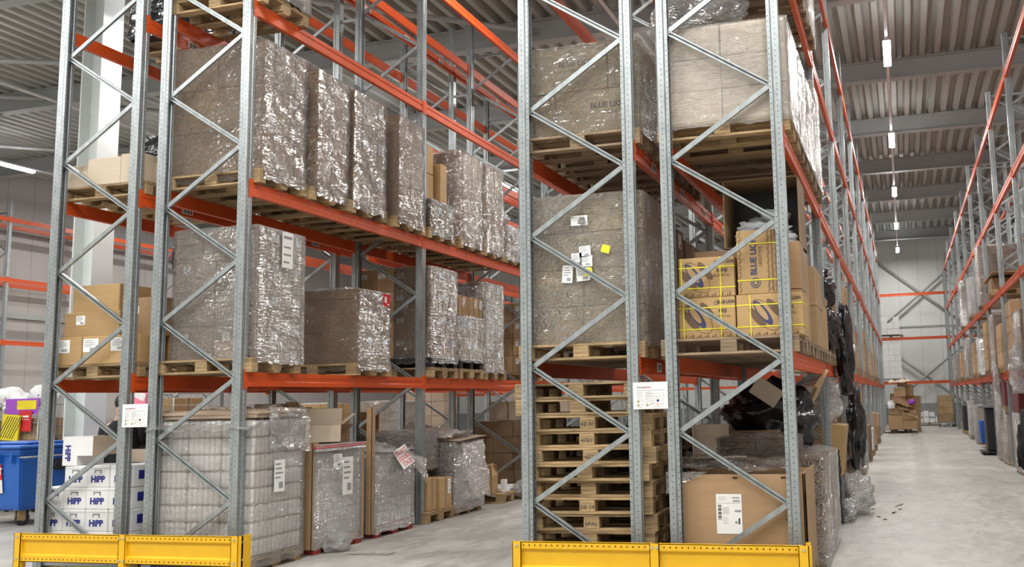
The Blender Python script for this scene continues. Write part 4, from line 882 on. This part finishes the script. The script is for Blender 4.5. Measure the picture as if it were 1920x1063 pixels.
for k,(y,nz,h,mt,wr) in enumerate(((23.0,1,.25,'carton_d',None),(26.0,4,.42,'carton','film_w'),(29.8,3,.4,'carton_w','film_w'),(34,4,.4,'carton_p','film_w'))):
    cload(y-.5,y+.5,LVC[1],nz,min(h,.36),mt,'%s load on second shelf of right rack'%ORD[k],wr)
thing('cardboard_sheet',MB().bx(-.5,.5,-1.2,1.2,0,.02,'carton'),'flat cardboard sheet on second shelf of right rack','cardboard sheet',(2.5,23.2,LVC[1]+.45),(0,.03,0))
# ============================================================ FAR END
for j,(z,rows,nm) in enumerate(((2.13,6,'lower'),(4.3,2,'upper'))):
    pallet(-.52,YE+.5,z,'dark pallet under %s white carton stack at far end'%nm,far=True,wood='wood_d')
    for r_ in range(rows):
        for c in range(3): carton(-.92+.29*c+.11,YE+.12,z+.147+r_*.29,.285,.4,.286,'white carton in %s far end stack, %s row, %s'%(nm,ORD[r_],['left','middle','right'][c]),'carton_w',False,'white cartons at far end')
for c in (0,2): carton(-.81+.29*c,YE+.12,4.3+.147+.58,.285,.4,.286,'white carton topping upper far end stack, %s'%['left','','right'][c],'carton_w',False)
for k,(x,y) in enumerate(((-.42,39.4),(-.05,40.3))): pallet(x,y,.0,'dark pallet under cardboard heap at far end, %s'%ORD[k],far=True,wood='wood_d')
hs=[(-.38,39.1,.15,.55,.7,.55,0),(.08,39.1,.15,.6,.7,.35,.04),(.08,39.1,.52,.55,.7,.28,-.05),(-.35,39.15,.72,.6,.6,.3,.1),(.0,39.2,.85,.7,.6,.22,-.2),(-.3,39.2,1.05,.5,.5,.35,.15),(.12,39.3,1.1,.45,.5,.2,-.25),(-.2,39.2,1.42,.45,.45,.35,.0),(-.1,39.3,1.8,.35,.4,.2,.1),(.15,39.4,1.45,.3,.4,.45,0),(-.25,40.3,.15,.7,.8,1.4,0),(.2,40.3,.15,.6,.8,1.3,.05)]
for k,(x,y,z,a,b,c_,t_) in enumerate(hs): carton(x,y,z,a,b,c_,'brown carton in collapsed heap at far end of aisle, %s from base'%ORD[k],'carton',True,'cartons in collapsed heap',tilt=(0,t_),rz=.1*(k%3-1))
sheet([(-.6,38.7,1.95),(.25,38.8,2.05),(.2,39.6,2.1),(-.6,39.5,2.05)],'carton_l',10,6,5,.12,'cardboard_sheet','bent cardboard sheet on top of collapsed heap','cardboard sheet',th=.01)
for k in range(3): sheet([(-.5+.2*k,38.72,1.25-.25*k),(.3+.1*k,38.7,.95-.2*k),(.3,38.95,1.15-.2*k),(-.5,39.0,1.45-.25*k)],'carton',10,5,15+k,.1,'cardboard_sheet','folded brown cardboard sheet drooping over heap, %s'%ORD[k],'cardboard sheet',th=.008)
crumple((.22,38.75,1.12),(.28,.2,.2),'purple',91,'purple_bag','shiny purple bag on collapsed cardboard heap','plastic bag',sub=3); crumple((-.55,38.8,.95),(.3,.2,.35),'white_p',92,'crumpled_film','white film on left of collapsed heap','plastic film',sub=3)
pallet(1.05,47.3,0,'pallet of white boxes on floor before far wall',far=True,wood='wood_d')
for k in range(7): carton(.62+.27*(k%4),47.1,.147+(.28 if k>3 else 0),.24,.4,.26 if k%2 else .2,'white box on floor pallet before far wall, %s'%ORD[k],'carton_w',False,'white boxes before far wall')
crumple((1.75,47.0,0),(.5,.5,.35),'white_p',93,'crumpled_film','white film heap right of white boxes before far wall','plastic film',sub=3)
def roll_cage(x,y,label,rz=0,h=1.75,w=.72,d=.82,cols=('carton','carton_b','carton'),nz=4,sign=None,bags=False,idx=0):
    e=empty('roll_cage',(x,y,0),rz); tag(e,label,'roll cage','roll cages'); ob('base',MB().bx(-w/2,w/2,-d/2,d/2,.16,.2,'steel'),e)
    for sx in (-1,1):
        xx=sx*w/2; m=MB(); m.path([(xx,-d/2,.2),(xx,-d/2,h-.08),(xx,-d/2+.08,h),(xx,d/2-.08,h),(xx,d/2,h-.08),(xx,d/2,.2)],.014,'steel',8); ob('side_frame',m,e)
        m=MB()
        for k in range(1,10): m.tube((xx,-d/2,.2+k*(h-.25)/10),(xx,d/2,.2+k*(h-.25)/10),.003,'steel',4)
        for k in range(1,8): m.tube((xx,-d/2+k*d/8,.2),(xx,-d/2+k*d/8,h),.003,'steel',4)
        ob('mesh_panel',m,e)
    m=MB(); m.path([(-w/2,-d/2,h-.3),(w/2,-d/2,h-.3)],.01,'steel')
    for k in range(0,12): m.tube((-w/2,-d/2,.2+k*(h-.25)/11),(w/2,-d/2,.2+k*(h-.25)/11),.003,'steel',4)
    for k in range(1,8): m.tube((-w/2+k*w/8,-d/2,.2),(-w/2+k*w/8,-d/2,h-.1),.003,'steel',4)
    ob('mesh_panel',m,e)
    for sx in (-1,1):
        for sy in (-1,1): ob('castor',MB().tube((sx*w*.4-.015,sy*d*.4,.06),(sx*w*.4+.015,sy*d*.4,.06),.06,'rubber',12).bx(sx*w*.4-.02,sx*w*.4+.02,sy*d*.4-.02,sy*d*.4+.02,.1,.16,'steel'),e)
    if sign:
        s=ob('red_sign',MB().bx(-.13,.13,-.004,0,-.17,.17,'redink').bx(-.07,.07,-.006,-.004,.06,.09,'paper').bx(-.08,.08,-.006,-.004,.02,.03,'paper'),e,(.12,-d/2-.03,h-.27))
    z=.21
    for k in range(nz):
        hh=R.uniform(.28,.38)
        if rz: break
        carton(x,y,z,w-.08,d-.08,hh-.01,'brown carton in %s roll cage, %s from base'%(ORD[idx],ORD[k]),cols[k%3],True,'cartons in roll cages'); z+=hh
    return z
for k,(x,s,bg) in enumerate(((-15.95,False,True),(-15.05,True,True),(-14.15,True,False))): roll_cage(x,12.9,'grey wire roll cage of brown cartons left of white column, %s from left'%ORD[k],sign=s,idx=k)
roll_cage(-13.0,14.6,'grey wire roll cage of flat cardboard behind white column',idx=3,nz=5,h=1.9)
roll_cage(2.45,44.8,'tall wire roll cage of brown cartons before far wall, right side',idx=4,nz=4,h=1.8) if False else roll_cage(1.72,45.4,'wire roll cage of cartons by far end of right rack',idx=4,nz=4,h=1.9)
for k in range(9):
    x=-16.2+.27*k; o=crumple((x,12.8+.1*(k%2),1.55+.10*(k%3)),(.46,.45,.34),'white_p',100+k,'packed_sack','white printed sack piled on roll cages, %s from left'%ORD[k],'sack','white sacks on roll cages',sub=3,amp=.25)
    ob('blue_print',MB().bx(-.1,.1,-.012,0,-.02,.03,'blueink').bx(-.08,.09,-.012,0,-.05,-.035,'redink'),o,(0,-.19,.0),(0,.2*(k%3-1),0))
carton(-15.15,12.55,1.5,.5,.3,.2,'small brown carton with white squares on roll cage','carton',labs='y',lw=.08,lh=.07)
crumple((-15.35,12.62,1.22),(.4,.3,.3),'purple',120,'purple_bag','purple and yellow package inside roll cage','package',sub=3); crumple((-15.1,12.5,1.25),(.25,.2,.26),'yink',121,'yellow_bag','yellow package beside purple one in roll cage','package',sub=3)
m=MB().box((0,0,0),(.36,.03,.42),'yink')
for k in range(7): m.box((-.15+.05*k,-.017,0),(.012,.004,.40),'ink',Euler((0,.45,0)))
thing('striped_sheet',m,'yellow and black striped package in roll cage next to white column','package',(-14.28,12.42,1.38),(0,.08,0))
thing('purple_board',MB().bx(-.35,.35,-.01,.01,-.13,.13,'purple').bx(-.1,.3,-.015,-.01,-.05,.1,'yink'),'purple board with yellow patch on top of roll cage','board',(-14.15,12.5,1.72))
# blue bins
def bin_(x,y,label,rz=0,sticker=False):
    e=empty('waste_bin',(x,y,0),rz); tag(e,label,'waste bin','blue waste bins'); m=MB(); k=m.mi('bin')
    def ring(w,d,z): return [m.bm.verts.new((sx*w/2,sy*d/2,z)) for sx,sy in ((-1,-1),(1,-1),(1,1),(-1,1))]
    rs=[ring(1.05,.78,.22),ring(1.10,.82,.28),ring(1.24,.98,1.02),ring(1.34,1.06,1.04),ring(1.34,1.06,1.10)]
    for a,b in zip(rs,rs[1:]):
        for i in range(4): m.bm.faces.new((a[i],a[(i+1)%4],b[(i+1)%4],b[i]))
    m.bm.faces.new(rs[0][::-1]); m.bm.faces.new(rs[-1])
    bmesh.ops.bevel(m.bm,geom=[e_ for e_ in m.bm.edges],offset=.02,segments=2,affect='EDGES')
    for i in range(5): m.box((-.5+.25*i,-.50,.96),(.03,.09,.12),'bin')
    ob('bin_body',m,e); ob('lid',MB().bx(-.69,.69,-.56,.5,1.10,1.15,'bin',.02).bx(-.5,.5,-.3,.3,1.15,1.19,'bin',.015),e); ob('handle',MB().tube((.70,-.5,.98),(.70,.3,.98),.014,'steel',8).tube((.60,-.5,.98),(.70,-.5,.98),.012,'steel',8),e)
    ob('pivot',MB().tube((.6,.1,.85),(.68,.1,.85),.09,'plastic_k',16),e)
    for sx in (-1,1):
        for sy in (-1,1):
            f=ob('castor_fork',MB().bx(-.035,-.025,-.06,.06,.08,.24,'wood').bx(.025,.035,-.06,.06,.08,.24,'wood').bx(-.04,.04,-.08,.08,.22,.25,'steel'),e,(sx*.42,sy*.30,0)); ob('wheel',MB().tube((-.022,0,.1),(.022,0,.1),.10,'rubber',20).tube((-.026,0,.1),(.026,0,.1),.04,'steel',12),f,(0,.03,0))
    if sticker:
        g=ob('sticker',MB().bx(-.26,.26,-.006,0,-.19,.0,'paper').bx(-.26,.26,-.006,0,0,.22,'redink'),e,(-.02,-.468,.66),(.108,0,0)); text('FORMAT',.13,'paper',g,(.02,-.008,.12),FY,bold=.03); text('entsorgung',.05,'paper',g,(.02,-.008,.04),FY); text('KARTON',.09,'ink',g,(.02,-.008,-.09),FY,bold=.02)
    return e
bin_(-12.78,11.35,'blue wheeled waste bin with red and white sticker, front left',-.10,True); bin_(-12.05,12.75,'second blue wheeled waste bin beside white cartons',.1)
# person in black coat behind the white cartons
def person():
    x,y=-9.68,10.0; e=empty('person',(x,y,0),.5); tag(e,'person in black coat standing behind white lettered cartons, half hidden by rack post','person')
    bm=bmesh.new(); sk=bm.verts.layers.skin.verify(); P=[(0,0,.95,.14),(0,0,1.15,.13),(0,.0,1.38,.15),(0,0,1.5,.07),(0,-.01,1.6,.075),(0,-.02,1.68,.085)]; vs=[]
    def add(p,r,par=None):
        v=bm.verts.new(p); v[sk].radius=(r,r*.85)
        if par: bm.edges.new((par,v))
        return v
    pr=None; col=[]
    for a,b,c,r in P: pr=add((a,b,c),r,pr); col.append(pr)
    col[0][sk].use_root=True
    for s in (-1,1):
        v=add((s*.1,0,.86),.10,col[0]); v=add((s*.11,-.02,.48),.065,v); v=add((s*.11,.02,.09),.042,v); add((s*.12,-.16,.045),.035,v)
        v=add((s*.19,0,1.40),.055,col[2]); v=add((s*.25,.02,1.12),.042,v); v=add((s*.20,-.20,1.02),.034,v); v=add((s*.18,-.27,1.03),.034,v)
        for f in range(4): q=add((s*(.155+.017*f),-.33,1.035),.010,v); add((s*(.155+.017*f),-.365-.006*(f in(1,2)),1.01),.008,q)
        q=add((s*.14,-.29,1.05),.011,v); add((s*.125,-.325,1.05),.009,q)
    me=D.meshes.new('body'); bm.to_mesh(me); bm.free(); me.materials.append(M['skin']); o=ob('body',me,e)
    o.modifiers.new('s','SKIN'); o.modifiers.new('u','SUBSURF').levels=1
    def coatfn(u,v):
        a=u*2*PI; z=.62+v*.86; r=(.25-.05*v) if z<1.38 else .20-.9*(z-1.38); return (r*1.05*math.cos(a),r*.75*math.sin(a),z)
    ob('coat',MB().grid(coatfn,24,16,'coat',True),e)
    for s in (-1,1):
        ob('coat_sleeve',MB().tube((s*.19,0,1.42),(s*.255,.02,1.12),.075,'coat',12,.06).tube((s*.255,.02,1.13),(s*.20,-.2,1.02),.06,'coat',12,.05),e); ob('trouser_leg',MB().tube((s*.1,0,.9),(s*.11,-.02,.48),.115,'jeans',12,.085).tube((s*.11,-.02,.48),(s*.11,.02,.08),.085,'jeans',12,.06),e); ob('shoe',MB().bx(s*.12-.045,s*.12+.045,-.2,.07,0,.09,'rubber',.03),e)
    m=MB(); bmesh.ops.create_icosphere(m.bm,subdivisions=3,radius=1); m.mi('hair')
    for v in m.bm.verts: v.co=Vector((v.co.x*.105,v.co.y*.12+.015,v.co.z*.12)) if v.co.z>-.3 or v.co.y>0 else Vector((v.co.x*.06,.03,v.co.z*.06))
    ob('hair',m,e,(0,0,1.71)); m=MB(); m.box((0,-.115,1.66),(.022,.035,.04),'skin',None,.008); 
    for s in (-1,1): m.box((s*.032,-.098,1.69),(.022,.01,.01),'ink'); m.box((s*.092,0,1.67),(.02,.03,.05),'skin',None,.006)
    m.box((0,-.103,1.625),(.045,.01,.008),'redink'); ob('face',m,e)
person()
thing('striped_bag',MB().box((0,0,.0),(.3,.2,.55),'pink',None,.05).box((0,-.102,.1),(.28,.004,.03),'paper',Euler((0,.1,0))).box((0,-.102,-.05),(.26,.004,.03),'paper',Euler((0,.1,0))).box((0,-.102,.2),(.26,.004,.03),'paper'),'pink and white striped bag glimpsed between left rack posts','bag',(-10.03,10.5,1.36)); thing('pink_bag',MB().box((0,0,0),(.36,.2,.3),'pink',None,.08).box((0,-.1,.05),(.2,.01,.1),'white_p',Euler((0,.4,0)),.004),'pink and white bag seen above striped bag','bag',(-10.0,10.7,1.75))
thing('clutter_table',MB().bx(-.6,.6,-.4,.4,1.05,1.08,'greycloth').tube((-.5,-.3,0),(-.5,-.3,1.05),.02,'steel').tube((.5,-.3,0),(.5,-.3,1.05),.02,'steel').tube((-.5,.3,0),(-.5,.3,1.05),.02,'steel').tube((.5,.3,0),(.5,.3,1.05),.02,'steel'),'grey work table behind left rack posts','table',(-9.75,11.35,0))
# clutter in the hall beyond the left rack
k=0
for (x,y,nx,nz,mt) in ((-13.5,20,3,4,'carton_b'),(-11.5,19.5,3,4,'carton'),(-12.2,23,3,5,'carton_p'),(-15,22,2,4,'carton_w'),(-16.5,25,3,4,'carton'),(-10.5,25.5,3,5,'carton_b'),(-20,24,2,4,'carton_l')):
    pallet(x,y,0,'floor pallet in hall beyond left rack, %s'%ORD[k],far=True); load(x-.55,x+.55,y-.38,y+.38,.146,nx,1,nz,.38,'hall beyond left rack, stack %s'%ORD[k],mt,'y')
    if k%2: wrap(x-.55,x+.55,y-.38,y+.38,.1,.146+nz*.38,'film round floor stack in hall beyond left rack, %s'%ORD[k],'film_w',130+k,.03,.3)
    k+=1
for k,(x,y,z,mt) in enumerate(((-26.9+.0,30,3.89,'carton_p'),(-27.3,26.5,3.89,'carton_w'))):
    pass
# ============================================================ YELLOW END GUARDS
def guard(xa,xb,y,label,right=True,left=False):
    e=empty('rack_end_guard',(xa,y,0)); tag(e,label,'rack guard'); W=xb-xa; top=.415; mid=W/2
    def panel(w,nm,loc,rz=0):
        m=MB(); h=.27
        m.bx(0,w,.02,.026,0,h,'yellow').bx(0,w,-.004,.002,h-.055,h,'yellow').bx(0,w,-.004,.002,0,.055,'yellow').bx(0,w,-.004,.04,h-.006,h,'yellow').bx(0,w,-.004,.04,0,.006,'yellow')
        m.prism([(0,.055),(0,.061),(.02,.075),(.02,.069)],0,w,'yellow','yz'); m.prism([(0,h-.061),(0,h-.055),(.02,h-.069),(.02,h-.075)],0,w,'yellow','yz')
        n=int((w-.1)/.05)
        for i in range(n+1):
            for zz_ in (.028,h-.028): m.tube((.05+i*(w-.1)/n,-.0052,zz_),(.05+i*(w-.1)/n,-.004,zz_),.007,'hole',8)
        return ob(nm,m,e,loc,(0,0,rz))
    for z in (top-.27,top-.27-.335+.0):
        if z<0: z=-.0; 
    for (u0,u1) in ((.05,mid-.03),(mid+.03,W-.05)):
        panel(u1-u0,'upper_rail',(u0,0,top-.27))
    m=None
    for (u0,u1) in ((.05,mid-.03),(mid+.03,W-.05)): ob('lower_rail',MB().bx(u0,u1,0,.03,.0,.085,'yellow',.004),e)
    for u in (0,mid-.04,W-.08):
        ob('guard_post',MB().bx(u,u+.08,-.012,-.006,.0,top+.002,'yellow').bx(u,u+.006,-.012,.06,0,top+.002,'yellow').bx(u+.074,u+.08,-.012,.06,0,top+.002,'yellow').bx(u-.04,u+.12,-.03,.09,0,.008,'yellow'),e)
        b=MB()
        for du in ((.015,.065) if 0<u<W-.1 else (.04,)):
            for zz_ in (top-.03,top-.24): b.tube((u+du,-.02,zz_),(u+du,-.012,zz_),.012,'bolt',10)
        ob('bolt',b,e)
    for s,x in ((right,W),(left,0)):
        if s:
            ob('corner_return',MB().bx(x-.006,x,0,.17,0,top+.004,'yellow').bx(x-.006,x+.02,.0,.012,0,top+.004,'yellow').bx(x-.04,x+.001,.16,.17,0,top+.004,'yellow').bx(x-.05,x+.05,.10,.2,0,.008,'yellow'),e)
            b=MB()
            for zz_ in (.05,.2,.36): b.tube((x,.05,zz_),(x+.01,.05,zz_),.011,'bolt',10)
            ob('bolt',b,e)
guard(-8.60,-5.99,7.60,'yellow steel end guard in front of left double rack'); guard(-3.27,-.79,7.60,'yellow steel end guard in front of middle double rack')
# ============================================================ LOAD NOTICE SIGNS
def sign(x,z,label,sc=1):
    e=empty('load_notice',(x,7.955,z)); tag(e,label,'sign'); W=.155;H=.116
    m=MB().bx(-W,W,-.004,0,-H,H,'paper')
    for i in range(7):
        zz_=.035-.013*i if i<5 else .035-.013*i
        m.bx(-W*.8,-W*.8+.05+.01*(i%2),-.005,-.004,.028-.011*i,.030-.011*i,'greyink') if i<5 else None
        m.bx(-.045,.01+.02*(i%2),-.005,-.004,.028-.011*i,.031-.011*i,'greyink') if i<5 else None
        m.bx(.02,.09,-.005,-.004,.028-.011*i,.0295-.011*i,'greyink') if i in (1,3,4) else None
        m.bx(.112,.128,-.005,-.004,.02-.013*i,.023-.013*i,'greyink') if i<3 else None
    m.bx(-W*.8,W*.8,-.005,-.004,.044,.047,'greyink').bx(-W*.8,W*.8,-.005,-.004,-.028,-.0268,'greyink')
    for (cx,cz) in ((-.11,-.045),(-.11,-.078),(-.03,-.078)):
        k=m.mi('ink'); k2=m.mi('yink')
        for kk,s_ in ((k,1.0),(k2,.62)): f=m.bm.faces.new([m.bm.verts.new((cx+a*s_,-.0052-(1-s_)*.001,cz+b*s_)) for a,b in ((-.014,-.011),(.014,-.011),(0,.014))]); f.material_index=kk
        m.bx(cx+.02,cx+.05,-.005,-.004,cz+.003,cz+.005,'greyink').bx(cx+.02,cx+.045,-.005,-.004,cz-.004,cz-.002,'greyink')
    ell(m,-.03,-.045,.014,.014,0,'greyink',-.0052,.2); ell(m,.065,-.045,.011,.011,0,'blueink',-.0052); ell(m,.065,-.078,.010,.010,0,'redink',-.0052,.3); ell(m,-.115,.072,.009,.009,0,'greyink',-.0052,.45)
    for i in range(5): m.bx(-.008,.04,-.005,-.004,-.04-.009*i,-.0385-.009*i,'greyink'); m.bx(.082,.12,-.005,-.004,-.043-.033*(i%2),-.041-.033*(i%2),'greyink')
    for a in (-.11,.02,.06): m.bx(a,a+.035,-.005,-.004,-.1,-.0975,'greyink')
    ob('plate',m,e); text('handels',.022,'greyink',e,(-.075,-.0055,.072),FY,bold=.02); text('partner',.022,'redink',e,(-.027,-.0055,.072),FY,bold=.02); return e
sign(-7.55,1.545,'white load notice sign spanning two posts of left double rack'); sign(-2.125,1.61,'white load notice sign spanning two posts of middle double rack')
S.view_settings.view_transform='Standard'; S.view_settings.look='None'; S.view_settings.gamma=1; S.view_settings.exposure=0
S.cycles.transparent_max_bounces=24; S.cycles.max_bounces=8; S.cycles.diffuse_bounces=3; S.cycles.sample_clamp_indirect=6

# ------------------------------------------------------------------ keep the 300 largest cartons in view as objects, join the rest
# ------------------------------------------------------------------ cartons that show smallest (or are hidden) joined into one object; the 299 largest in view stay separate
SMALL=[(21,21),(24,24),(29,29),(34,34),(56,56),(58,58),(60,60),(62,62),(64,64),(67,68),(71,72),(75,76),(79,79),(89,89),(91,91),(93,93),(95,95),(98,98),(101,101),(104,104),(106,106),(108,108),(110,110),(112,112),(114,114),(116,116),(118,118),(120,120),(122,122),(128,128),(131,136),(144,144),(146,146),(158,180),(182,186),(192,193),(197,223),(227,229),(232,233),(235,239),(256,262),(264,264),(266,270),(272,280),(284,284),(286,286),(293,293),(318,323),(325,328),(330,331),(333,334),(336,337),(340,340),(342,346),(351,351),(354,354),(356,359),(363,363),(366,366),(381,382),(385,385),(388,388),(391,391),(393,394),(397,397),(400,400),(403,403),(405,406),(408,409),(411,412),(414,414),(416,416),(418,418),(420,420),(422,422),(424,424),(426,426),(428,428),(435,435),(439,444),(462,482),(487,487),(489,489),(495,512),(514,517),(523,533),(536,542),(548,554),(557,557),(563,604)]
def join_small():
    rest=[]
    for a,b in SMALL:
        for i in range(a,b+1):
            o=D.objects.get('carton.%03d'%i if i else 'carton')
            if o: rest.append(o)
    bpy.context.view_layer.update(); bm=bmesh.new(); mats=[]
    for o in rest:
        for q in [o]+list(o.children):
            t=bmesh.new(); t.from_mesh(q.data); t.transform(q.matrix_world); idx=[]
            for mm in q.data.materials:
                if mm not in mats: mats.append(mm)
                idx.append(mats.index(mm))
            for f in t.faces: f.material_index=idx[f.material_index]
            tm=D.meshes.new('tmp'); t.to_mesh(tm); t.free(); bm.from_mesh(tm); D.meshes.remove(tm)
    for o in rest:
        for q in list(o.children): D.objects.remove(q)
        D.objects.remove(o)
    me=D.meshes.new('carton_stock'); bm.to_mesh(me); bm.free()
    for mm in mats: me.materials.append(mm)
    tag(ob('carton_stock',me),'remaining small or half hidden cartons deep in the racks and along the far bays','cartons','remaining cartons','stuff')
join_small()
